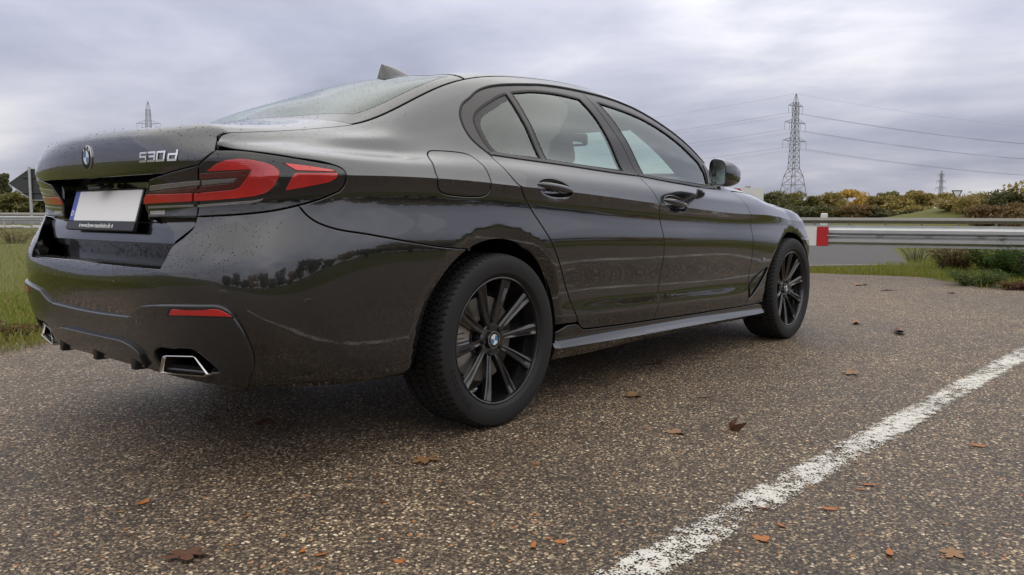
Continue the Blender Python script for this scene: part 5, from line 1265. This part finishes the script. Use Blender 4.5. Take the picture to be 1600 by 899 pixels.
# fallen leaves
for nm,cols in (('leaf_tan',[(.23,.115,.045),(.30,.16,.07)]),('leaf_brown',[(.085,.035,.018),(.13,.055,.026)]),('leaf_orange',[(.34,.10,.022),(.42,.15,.03)])):
    t=NT(nm); o_=t.obj(); t.set(Base_Color=t.mix(t.noise(o_,40,4),cols[0],cols[1]),Roughness=.55)
def leaf_mesh(seed,lobes,curl):
    R=np.random.RandomState(seed); n=lobes*6; O=[]
    for k in range(n):
        a=2*math.pi*k/n; ph=(k%6)/6; r=.40+.60*(1-abs(ph-.5)*2)**.8 if lobes>1 else 1.; r*=.85+.3*R.rand()
        if lobes==1: r=1.
        O.append((a,r))
    g=Geo(); V=[(0,0,.12)]
    def lift(x,y): return .10+curl*(x*x*.9+.25*y*y)+.10*math.sin(3*x+seed)+.05*math.sin(5*y)
    for f in (.5,1.):
        for a,r in O:
            x,y=f*r*math.cos(a),f*r*math.sin(a)*(.8 if lobes>1 else .36); V.append((x,y,lift(x,y)+.03*R.rand()))
    F=[(0,1+k,1+(k+1)%n) for k in range(n)]+[(1+k,1+n+k,1+n+(k+1)%n,1+(k+1)%n) for k in range(n)]
    g.add(V,F); g.tube([(.0,0,.12),(-.6,.05,.08),(-1.25,.16,.05)],[.025,.022,.016],5); return g
LM=[leaf_mesh(1,5,.12),leaf_mesh(2,5,.35),leaf_mesh(3,1,.5),leaf_mesh(4,1,1.3),leaf_mesh(5,3,.2)]; LC={}
LEAVES=[(663,729,.055,0,'leaf_tan','large tan maple leaf on the asphalt below the rear bumper'),(275,889,.052,1,'leaf_brown','large dark brown leaf at the bottom picture edge'),(207,801,.024,2,'leaf_orange','small orange leaf lying left on the open asphalt'),
(322,661,.040,1,'leaf_brown','brown leaf in the shade under the rear bumper'),(405,667,.045,0,'leaf_brown','reddish brown leaf in the shade under the exhaust tip'),(585,753,.010,2,'leaf_orange','tiny orange leaf scrap left of the tan maple leaf'),(686,764,.010,2,'leaf_orange','tiny orange scrap just below the tan maple leaf'),
(462,880,.014,2,'leaf_orange','thin orange leaf near the bottom edge, left of two'),(492,886,.016,2,'leaf_orange','thin orange leaf near the bottom edge, right of two'),(620,896,.016,4,'leaf_orange','orange leaf half cut by the bottom picture edge'),
(1148,677,.042,3,'leaf_brown','dark brown curled leaf standing up beside the white line'),(1063,681,.042,4,'leaf_tan','flat tan leaf left of the curled brown leaf'),(992,622,.052,4,'leaf_tan','tan leaf on the asphalt right of the rear wheel'),(1025,571,.055,2,'leaf_brown','rusty leaf beside the sill shadow'),
(1337,585,.060,1,'leaf_tan','curled tan leaf above the white line at right'),(1105,624,.022,2,'leaf_tan','small tan leaf between two bigger ones right of the rear wheel'),(1514,880,.034,0,'leaf_tan','big tan crumpled leaf in the bottom right corner'),(1412,881,.022,2,'leaf_orange','orange leaf left of the crumpled corner leaf'),
(1312,807,.022,2,'leaf_orange','thin orange leaf alone right of the white line'),(1204,805,.018,2,'leaf_orange','thin orange leaf touching the worn line gap'),(1236,835,.018,2,'leaf_orange','thin rusty leaf right of the lower line piece'),(1206,857,.026,4,'leaf_orange','reddish leaf beside the lower end of the white line'),
(1375,767,.026,2,'leaf_orange','pale orange leaf farther right of the line gap'),(1545,702,.026,2,'leaf_orange','orange leaf at mid height near the right picture edge'),(882,863,.018,4,'leaf_orange','small orange leaf left of the white line end'),(836,870,.018,2,'leaf_orange','small rusty leaf at bottom centre'),
(1345,444,.09,4,'leaf_tan','pale tan leaf on the far asphalt by the moss strip'),(1388,452,.08,1,'leaf_brown','brown leaf on the far asphalt by the moss strip'),(1342,505,.07,2,'leaf_tan','faint tan leaf on the far asphalt in front of the car nose'),(1410,520,.09,2,'leaf_brown','dark long leaf on the far asphalt, lower right'),(1490,456,.07,1,'leaf_brown','red brown leaf at the verge edge')]
for i,(px,py,sz,k,mt,lab) in enumerate(LEAVES):
    x,y=gnd(px,py)
    if (k,mt) in LC: o=bpy.data.objects.new('fallen_leaf',LC[(k,mt)]); COL.objects.link(o)
    else: o=LM[k].build('fallen_leaf',mt,None,smooth=60); LC[(k,mt)]=o.data
    o.location=(x,y,.001); sz*=1.15; o.scale=(sz,sz,sz*.6 if k!=3 else sz); o.rotation_euler=(0 if k!=3 else .9,0,rnd.random()*6.28); tag(o,lab,'leaf','fallen leaves on the asphalt')
for i in range(46):
    px,py=(rnd.uniform(820,1590),rnd.uniform(560,890)) if i<34 else (rnd.uniform(20,760),rnd.uniform(690,890))
    x,y=gnd(px,py)
    if abs(y)<1.0 and -1.2<x<3.9: continue
    k=(2,4,0)[i%3]; mt=('leaf_orange','leaf_tan','leaf_brown')[(i*5)%3]
    if (k,mt) in LC: o=bpy.data.objects.new('leaf_scrap',LC[(k,mt)]); COL.objects.link(o)
    else: o=LM[k].build('leaf_scrap',mt,None,smooth=60); LC[(k,mt)]=o.data
    sz=.006+.010*rnd.random()**2; o.location=(x,y,.001); o.scale=(sz,sz*.8,sz*.5); o.rotation_euler=(0,0,rnd.random()*6.28); tag(o,'tiny torn scrap of an autumn leaf lying on the asphalt','leaf','tiny leaf scraps')
# ---------------------------------------------------------------- guard rails, signs
def wbeam(g,a,b,zt,h,dep,n=1):
    prof=[(0,0),(.10,-.0),(.22,1.),(.36,1.),(.46,.12),(.54,.12),(.64,1.),(.78,1.),(.90,0),(1,0)]; a=np.array(a);b=np.array(b);d=(b-a)/np.linalg.norm(b-a); nn=np.array([d[1],-d[0]])
    if (nn*(C0-a)).sum()<0: nn=-nn
    R=[[(*(p+nn*dep*f*s),zt-h*v) for v,f in prof for s in (1,)]+[(*(p+nn*(dep*f-.004)),zt-h*v) for v,f in reversed(prof)] for p in (a,b)]; g.loft(R,True,True); return d,nn
gr=empty('barrier_rail'); tag(gr,'galvanised guard rail beam barring the way ahead of the car','guard rail')
Lp=np.array((9.14,1.285)); Rp=np.array((9.927,-1.29)); dv=(Rp-Lp)/np.linalg.norm(Rp-Lp); A0=Lp-dv*2.6; B0=Rp+dv*2.4
g=Geo(); d_,n_=wbeam(g,A0,B0,.690,.296,.075); g.build('beam','galvanised',gr,smooth=50)
for s in (-2.2,4.9):
    q=Lp+dv*s-n_*.08; g=Geo(); g.box((q[0],q[1],.33),(.12,.12,.70),bev=.01,rot=Matrix.Rotation(math.atan2(dv[1],dv[0]),3,'Z')); g.build('post','galvanised',gr,loc=(0,0,0))
for px in (1381,1458,1537):
    s=(px-1255)/345*2.69; q=Lp+dv*s+n_*.015; g=Geo(); g.box((q[0],q[1],.545),(.085,.02,.022),bev=.006,rot=Matrix.Rotation(math.atan2(dv[1],dv[0]),3,'Z')); g.build('bolt','steel',gr)
rot=Matrix.Rotation(math.atan2(dv[1],dv[0]),3,'Z')
def slab(name,mat,s0,s1,z0,z1,off,th,par,rd=0.):
    a=Lp+dv*s0+n_*off; b=Lp+dv*s1+n_*off; q=roundpoly([(s0,z0),(s1,z0),(s1,z1),(s0,z1)],max(rd,.002),4); g=Geo(); g.loft([[(*(Lp+dv*u+n_*(off+o)),v) for u,v in q] for o in (0,th)],True,True); return g.build(name,mat,par,smooth=0)
mp=empty('marker_plate'); tag(mp,'red and white marker plate on the end of the guard rail beam','marker')
s1=(1297-1255)/345*2.69; slab('red_field','sign_red',s1-.155,s1,.402,.668,.080,.004,mp,.02); slab('white_field','sign_white',s1-.56,s1-.157,.402,.668,.080,.004,mp); slab('red_field','sign_red',s1-.93,s1-.562,.402,.668,.080,.004,mp)
g=Geo(); q=Lp+dv*(s1+.06)+n_*.085; g.box((q[0],q[1],.545),(.16,.012,.018),rot=rot,bev=.004); g.build('fixing_bar','steel',mp)
cb=empty('chevron_board'); tag(cb,'red and white warning board on posts behind the car bonnet','sign board')
def cbp(u,z,o): p=np.array(far(11.7,3.615))-RGT*u-FWD*o; return (p[0],p[1],z)
g=Geo(); q=roundpoly([(0,.94),(1.25,.94),(1.25,1.215),(0,1.215)],.02); g.loft([[cbp(u,z,o) for u,z in q] for o in (0,.004)],True,True); g.build('board','sign_white',cb,smooth=0)
for u0 in (.19,.72):
    g=Geo(); q=[(u0+.00,1.205),(u0+.26,1.205),(u0+.10,.95),(u0-.16,.95)]; q=[(u0+.155,1.208),(u0+.42,1.208),(u0+.21,.947),(u0-.055,.947)]; g.loft([[cbp(u,z,o) for u,z in q] for o in (.0045,.0065)],True,True); g.build('red_stripe','sign_red',cb,smooth=0)
for u in (.22,1.05): g=Geo(); b=cbp(u,0,-.04); g.box((b[0],b[1],.62),(.06,.06,1.25)); g.build('post','galvanised',cb)
# far guard rails
def far_rail(name,label,a,b,zt,h,mat,flat,npost):
    o=empty(name); a=np.array(a);b=np.array(b); g=Geo()
    if flat: g.beam((*a,zt-h/2),(*b,zt-h/2),h)
    else: wbeam(g,a,b,zt,h,.08)
    g.build('beam',mat,o,smooth=50)
    for k in range(npost): q=a+(b-a)*(k+.5)/npost; gg=Geo(); gg.box((q[0],q[1],(zt-.05)/2),(.11,.11,zt-.05)); gg.build('post',mat,o,smooth=0)
    return tag(o,label,'guard rail')
far_rail('motorway_rail','weathered box beam guard rail far behind the galvanised barrier',far(50,15.5),far(46,33),.668,.25,'old_rail',True,9)
far_rail('motorway_rail','grey guard rail in the distance at the left picture edge',far(45,-40),far(47,-22),.665,.32,'galvanised',False,9)
far_rail('motorway_rail','brown weathered guard rail just above the left grey rail',far(60,-54),far(62,-28),.80,.26,'old_rail',True,12)
g=Geo()
for k in range(150):
    p=far(43+3*RS.rand(),-30+7*RS.rand()); s=.06+.16*RS.rand(); g.box((p[0],p[1],s*.3),(s,s*1.2,s*.8),rot=Matrix.Rotation(RS.rand()*3,3,'Z'),bev=s*.2)
tag(g.build('rubble','rubble',None,smooth=0),'pale stones along the foot of the left guard rail','stones',kind='stuff')
o=empty('white_post',(*far(52,20.0),-.014)); tag(o,'white marker post standing beyond the far guard rail','post'); g=Geo(); g.loft([[( .17*c-.0,.17*s,z) for c,s in ((1,1),(-1,1),(-1,-1),(1,-1))] for z in (0,.95)]+[[(.12*c,.12*s,1.0) for c,s in ((1,1),(-1,1),(-1,-1),(1,-1))]]); g.build('post_body','sign_white',o,smooth=0)
# arrow-shaped road sign seen from behind
so=empty('road_sign',(*far(48,-28.45),0)); tag(so,'large arrow-shaped road sign seen from behind, on a pole left of the car','road sign')
u_=np.array([RGT[0],RGT[1]])
def sp3(u,z,o): return (u_[0]*u+FWD[0]*o,u_[1]*u+FWD[1]*o,z)
q=roundpoly([(-1.35,2.55),(-.05,3.42),(2.6,3.42),(2.6,1.58),(.05,1.58)],.08); g=Geo(); g.loft([[sp3(u,z,o) for u,z in q] for o in (.10,.115)],True,True); g.build('panel','sign_back',so,smooth=0)
g=Geo(); g.tube([sp3(u,z,.09) for u,z in q+q[:1]],.028,5); g.build('rim','galvanised',so,smooth=0)
g=Geo(); g.tube([(0,0,-.02),(0,0,3.52)],.085,10); g.build('pole','galvanised',so)
for z in (2.0,2.9): g=Geo(); g.beam(sp3(-.5,z,.06),sp3(2.4,z,.06),.06); g.build('rail','sign_back',so,smooth=0)
# small far signs
so=empty('give_way_sign',(*far(120,65.6),0)); tag(so,'small triangular give way sign far off above the bushes','road sign')
g=Geo(); g.tube([(0,0,0),(0,0,4.4)],.07,6); g.build('pole','galvanised',so)
for nm,mt,sc_,o_ in (('red_border','sign_back',1.,0.),('field','sign_white',.66,-.03)):
    g=Geo(); q=[(-.85*sc_,4.15+.49*sc_),(.85*sc_,4.15+.49*sc_),(0,4.15-.98*sc_)]; g.loft([[sp3(u,z,o_-k) for u,z in q] for k in (0,.02)],True,True); g.build(nm,mt,so,smooth=0)
so=empty('direction_sign',(*far(121,63.9),0)); tag(so,'small white direction sign beside the distant triangular sign','road sign')
g=Geo(); g.tube([(0,0,0),(0,0,3.4)],.07,6); g.build('pole','galvanised',so); g=Geo(); q=[(-1.1,1.9),(1.5,1.9),(1.5,3.25),(.3,3.25),(.3,2.7),(-1.1,2.7)]; g.loft([[sp3(u,z,-k) for u,z in q] for k in (.05,.08)],True,True); g.build('board','sign_white',so,smooth=0)
# embankment
g=Geo(); V=[];nx,ny=40,12
for i in range(nx+1):
    for j in range(ny+1):
        r=24+46*i/nx; d=54+22*j/ny; e=math.sin(math.pi*j/ny)*min(1,max(0,(r-27)/9)); p=far(d,r); V.append((*p,-.06+1.75*e+.12*math.sin(r*1.3+d)*e))
g.add(V,[(i*(ny+1)+j,(i+1)*(ny+1)+j,(i+1)*(ny+1)+j+1,i*(ny+1)+j+1) for i in range(nx) for j in range(ny)]); tag(g.build('embankment','meadow',None),kind='structure')
# ---------------------------------------------------------------- trees
def tree(name,xy,h,w,mat,label,seed,n=900,leaf=.32,group=None,trunk=.3,shape='round',cat='tree'):
    R=np.random.RandomState(seed); o=empty(name,(xy[0],xy[1],-.02)); gt_=Geo(); gc=Geo(); tr=h*.025
    gt_.tube([(0,0,0),(.1*R.randn()*.3,.1*R.randn()*.3,h*.35),(.2*R.randn()*.4,.2*R.randn()*.4,h*.8)],[tr,tr*.7,tr*.2],6)
    k=13 if shape!='tall' else 12
    for q in range(k):
        if shape=='tall': c=(R.randn()*w*.10,R.randn()*w*.10,h*(.18+.74*(q+.5)/k)); rd=np.array([w*.32,w*.32,h*.10])*(1.15-.6*(q/k))
        else:
            a=R.rand()*6.283; rr=w*.33*R.rand()**.5; c=(rr*math.cos(a),rr*math.sin(a),h*(trunk+.12+(.80-trunk)*R.rand()*(1-.5*rr/w))); rd=np.array([w*.22,w*.22,h*.14])*(.7+.6*R.rand())
        e=(c[0]*.7,c[1]*.7,c[2]); gt_.tube([(0,0,h*(.2+.3*R.rand())),e],[tr*.4,tr*.12],4)
        leafcloud(gc,c,rd,n//k,leaf,seed*31+q)
    gt_.build('trunk','bark',o,smooth=0); gc.build('crown',mat,o,smooth=0); return tag(o,label,cat,group)
RT=[(1203,9.0,11,'tree_dark','dark round tree left of the big pylon'),(1222,10.2,13,'tree_green','broad dark green tree behind the foot of the big pylon'),(1243,8.6,9,'tree_green','green tree just right of the big pylon'),(1262,8.4,8,'tree_green','upright green tree, second right of the big pylon'),(1280,7.4,9,'tree_olive','olive tree right of the upright green one'),
(1300,9.0,10,'tree_olive','yellow green tree left of the tallest yellow tree'),(1320,10.6,12,'tree_yellow','tall yellow autumn tree in the middle of the tree row'),(1345,9.2,10,'tree_yellow','yellow tree right of the tallest yellow tree'),(1365,8.6,9,'tree_olive','olive tree in the middle right of the row'),(1382,10.0,10,'tree_green','rounded green tree right of the olive one'),
(1402,8.8,9,'tree_olive','brownish olive tree before the orange one'),(1418,10.8,9,'tree_olive','tall olive tree left of the orange tree'),(1429,9.6,5,'tree_orange','narrow bright orange tree in the row'),(1441,10.4,9,'tree_olive','olive tree just right of the orange tree'),(1457,8.0,5,'tree_orange','small orange tree below the distant pylon'),(1472,9.4,9,'tree_olive','olive tree below the distant pylon, right side'),(1492,8.0,10,'tree_olive','olive tree behind the far signs')]
for i,(px,h,w,mt,lab) in enumerate(RT):
    d=250+18*((i*7)%5-2); tree('autumn_tree',far(d,(px-800)/1262.4*d),h*.9*d/250,w*d/250,mt,lab,40+i,1900,.50,'trees in the autumn row',.12)
for i,(px,d,h,w,mt,lab) in enumerate(((1262,190,3.4,13,'tree_dark','dark low bush at the left of the meadow edge'),(1300,195,3.2,14,'tree_olive','olive low bush under the yellow green trees'),(1345,190,3.6,14,'brown_leaf','brown thicket under the yellow trees'),(1395,190,3.3,15,'tree_dark','dark thicket in front of the green tree'),(1440,188,3.6,14,'tree_olive','olive thicket under the orange tree'),(1480,185,3.5,12,'tree_olive','olive thicket left of the far signs'))):
    tree('hedge_bush',far(d,(px-800)/1262.4*d),h,w,mt,lab,80+i,1700,.42,'bushes under the tree row',.0,cat='bush')
for i,(px,d,h,w,mt,lab) in enumerate(((1510,62,2.5,5.0,'tree_olive','olive bush at the left end of the bank'),(1545,58,3.0,5.5,'tree_olive','large olive bush in the middle of the bank'),(1585,56,2.9,5.0,'tree_dark','dark bush on the bank near the right edge'),(1625,54,3.4,6.0,'tree_olive','tall bush on the bank cut by the right picture edge'),(1560,50,1.9,4.5,'brown_leaf','brown bramble at the foot of the bank'))):
    tree('bank_bush',far(d,(px-800)/1262.4*d),h,w,mt,lab,100+i,3600,.13,'bushes on the bank',.0,cat='bush')
for i,(px,d,h,w,mt,lab,sh) in enumerate(((2,170,9.6,4.0,'tree_dark','slender dark poplar at the left picture edge','tall'),(13,175,9.9,4.2,'tree_dark','slender dark poplar next to the leftmost one','tall'),(-14,170,8.5,5,'tree_dark','dark tree cut off by the left picture edge','tall'),(28,160,5.2,9,'tree_green','low grey green tree below the arrow sign','round'),(52,165,4.8,9,'tree_green','low tree behind the sign pole','round'),(76,165,5.0,9,'tree_dark','low dark tree beside the car boot','round'),(-30,165,6,10,'tree_green','green tree outside the left picture edge','round'))):
    tree('far_tree',far(d,(px-800)/1262.4*d),h,w,mt,lab,120+i,1800,.36,'trees far left',.05,sh)
# trees behind the photographer, seen only mirrored in the paint
for i in range(16):
    a=math.radians(188+i*9.5); d=46+14*((i*5)%4)/3; h=5.5+3.5*((i*3)%5)/4
    tree('roadside_tree',(d*math.cos(a),d*math.sin(a)),h,h*1.7,('tree_green','tree_olive','tree_dark','tree_yellow')[i%4],'tree behind the photographer, mirrored in the car paint',150+i,900,.6,'trees behind the photographer',.15)
# a distant wood closes the plain all round
g=Geo(); n=15000; th=RS.rand(n)*6.2832; rr=560+120*RS.rand(n); hh=(4+3.5*np.sin(th*7)+2.5*np.sin(th*17+1)+3*np.sin(th*41))*.5+5; P=np.c_[rr*np.cos(th),rr*np.sin(th),hh*RS.rand(n)**.8]
u=RS.normal(size=(n,3)); u/=np.linalg.norm(u,axis=1)[:,None]; v=np.cross(u,RS.normal(size=(n,3))); v/=np.linalg.norm(v,axis=1)[:,None]; sz=(1.6+1.8*RS.rand(n))[:,None]
g.add(np.stack([P-u*sz,P+v*sz*.8,P+u*sz,P-v*sz*.8],1).reshape(-1,3),(np.arange(n)[:,None]*4+[0,1,2,3]).tolist())
tag(g.build('far_woods','tree_green',None,smooth=0),'distant wood along the horizon','wood',kind='stuff')
# ---------------------------------------------------------------- pylons and wires
def pylon(xy,h,rot_,label,arms=((.62,7.),(.765,6.2),(.90,4.2)),w=.17,seed=0):
    o=empty('power_pylon',(xy[0],xy[1],-.02)); cr,sr=math.cos(rot_),math.sin(rot_)
    hw=lambda z: 3.6*(1-z/h*1.75)+.95 if z<h*.40 else (3.6*.3+.95)*(1-(z-h*.4)/(h*.55))*.72+.62*((z-h*.4)/(h*.55)) if z<h*.93 else .62*(h-z)/(h*.07)+.05
    def P(sx,sy,z): k=hw(z); x,y=sx*k,sy*k; return (cr*x-sr*y,sr*x+cr*y,z)
    zs=[0,.10*h,.19*h,.27*h,.34*h,.40*h]+[h*(.40+.53*k/11) for k in range(1,12)]
    g=Geo()
    for sx in (-1,1):
        for sy in (-1,1):
            for a,b in zip(zs[:-1],zs[1:]): g.beam(P(sx,sy,a),P(sx,sy,b),w)
            g.beam(P(sx,sy,zs[-1]),P(sx,sy,h),w*.8)
    g.build('legs','lattice_steel',o,smooth=0); g=Geo()
    for a,b in zip(zs[:-1],zs[1:]):
        for (s1,s2) in (((-1,-1),(1,-1)),((1,-1),(1,1)),((1,1),(-1,1)),((-1,1),(-1,-1))): g.beam(P(*s1,a),P(*s2,b),w*.5); g.beam(P(*s2,a),P(*s1,b),w*.5); g.beam(P(*s1,b),P(*s2,b),w*.45)
    g.build('bracing','lattice_steel',o,smooth=0); tips=[]
    for f,L in arms:
        z=h*f
        for s in (-1,1):
            g=Geo(); tip_=(cr*s*L,sr*s*L,z+.15)
            for sy in (-1,1): g.beam(P(s,sy,z),tip_,w*.55); g.beam(P(s,sy,z+1.5),tip_,w*.45)
            for k in range(1,4):
                t_=k/4; a=np.array(P(s,-1,z))*(1-t_)+np.array(tip_)*t_; b=np.array(P(s,1,z+1.5))*(1-t_)+np.array(tip_)*t_; g.beam(a,b,w*.35)
            ins=(tip_[0],tip_[1],z-2.6); g.beam(tip_,ins,w*.55); mid_=(cr*s*L*.55,sr*s*L*.55,z+.1); in2=(mid_[0],mid_[1],z-2.4); g.beam(mid_,in2,w*.5); g.build('cross_arm','lattice_steel',o,smooth=0)
            tips+= [np.array(ins)+np.array([*xy,0]),np.array(in2)+np.array([*xy,0])]
    tag(o,label,'pylon','power pylons'); return tips,np.array([xy[0],xy[1],h])
def pxd(px,d): return far(d,(px-800)/1262.4*d)
h1=(335.7-149)/1262.4*300+.82
T1,top1=pylon(pxd(1235.5,300),h1,YAW-.95,'tall lattice power pylon standing to the right above the trees')
T2,top2=pylon(pxd(1465,800),(335.7-265)/1262.4*800+.8,YAW-1.2,'small distant power pylon above the autumn trees',w=.28)
T3,top3=pylon(pxd(239,330),(335.7-164)/1262.4*330+.82,YAW-.15-math.pi/2+.2,'power pylon whose tip shows above the boot lid',arms=((.60,7.),(.805,4.7)),w=.13)
T4,top4=pylon(pxd(2100,420),h1*1.05,YAW-.95,'power pylon outside the right picture edge')
def wires(name,label,A,B,sag,r):
    g=Geo(); o=empty(name); 
    for a,b in zip(A,B):
        pts=[tuple(a*(1-t_)+b*t_-np.array([0,0,sag*4*t_*(1-t_)])) for t_ in np.linspace(0,1,25)]; g=Geo(); g.tube(pts,r,4,caps=False); g.build('wire','wire',o,smooth=0)
    return tag(o,label,'power lines')
off1=np.array([pxd(300,430)[0]-top1[0],pxd(300,430)[1]-top1[1],0])
wires('power_lines','power lines running from the big pylon to the right',T1+[top1],T4+[top4],9,.02)
T5=[q+np.array([*pxd(350,520),0])-np.array([top1[0],top1[1],0]) for q in T1]; wires('power_lines','power lines running left from the big pylon behind the car',T1+[top1],T5+[np.array([*pxd(350,520),h1])],9,.02)
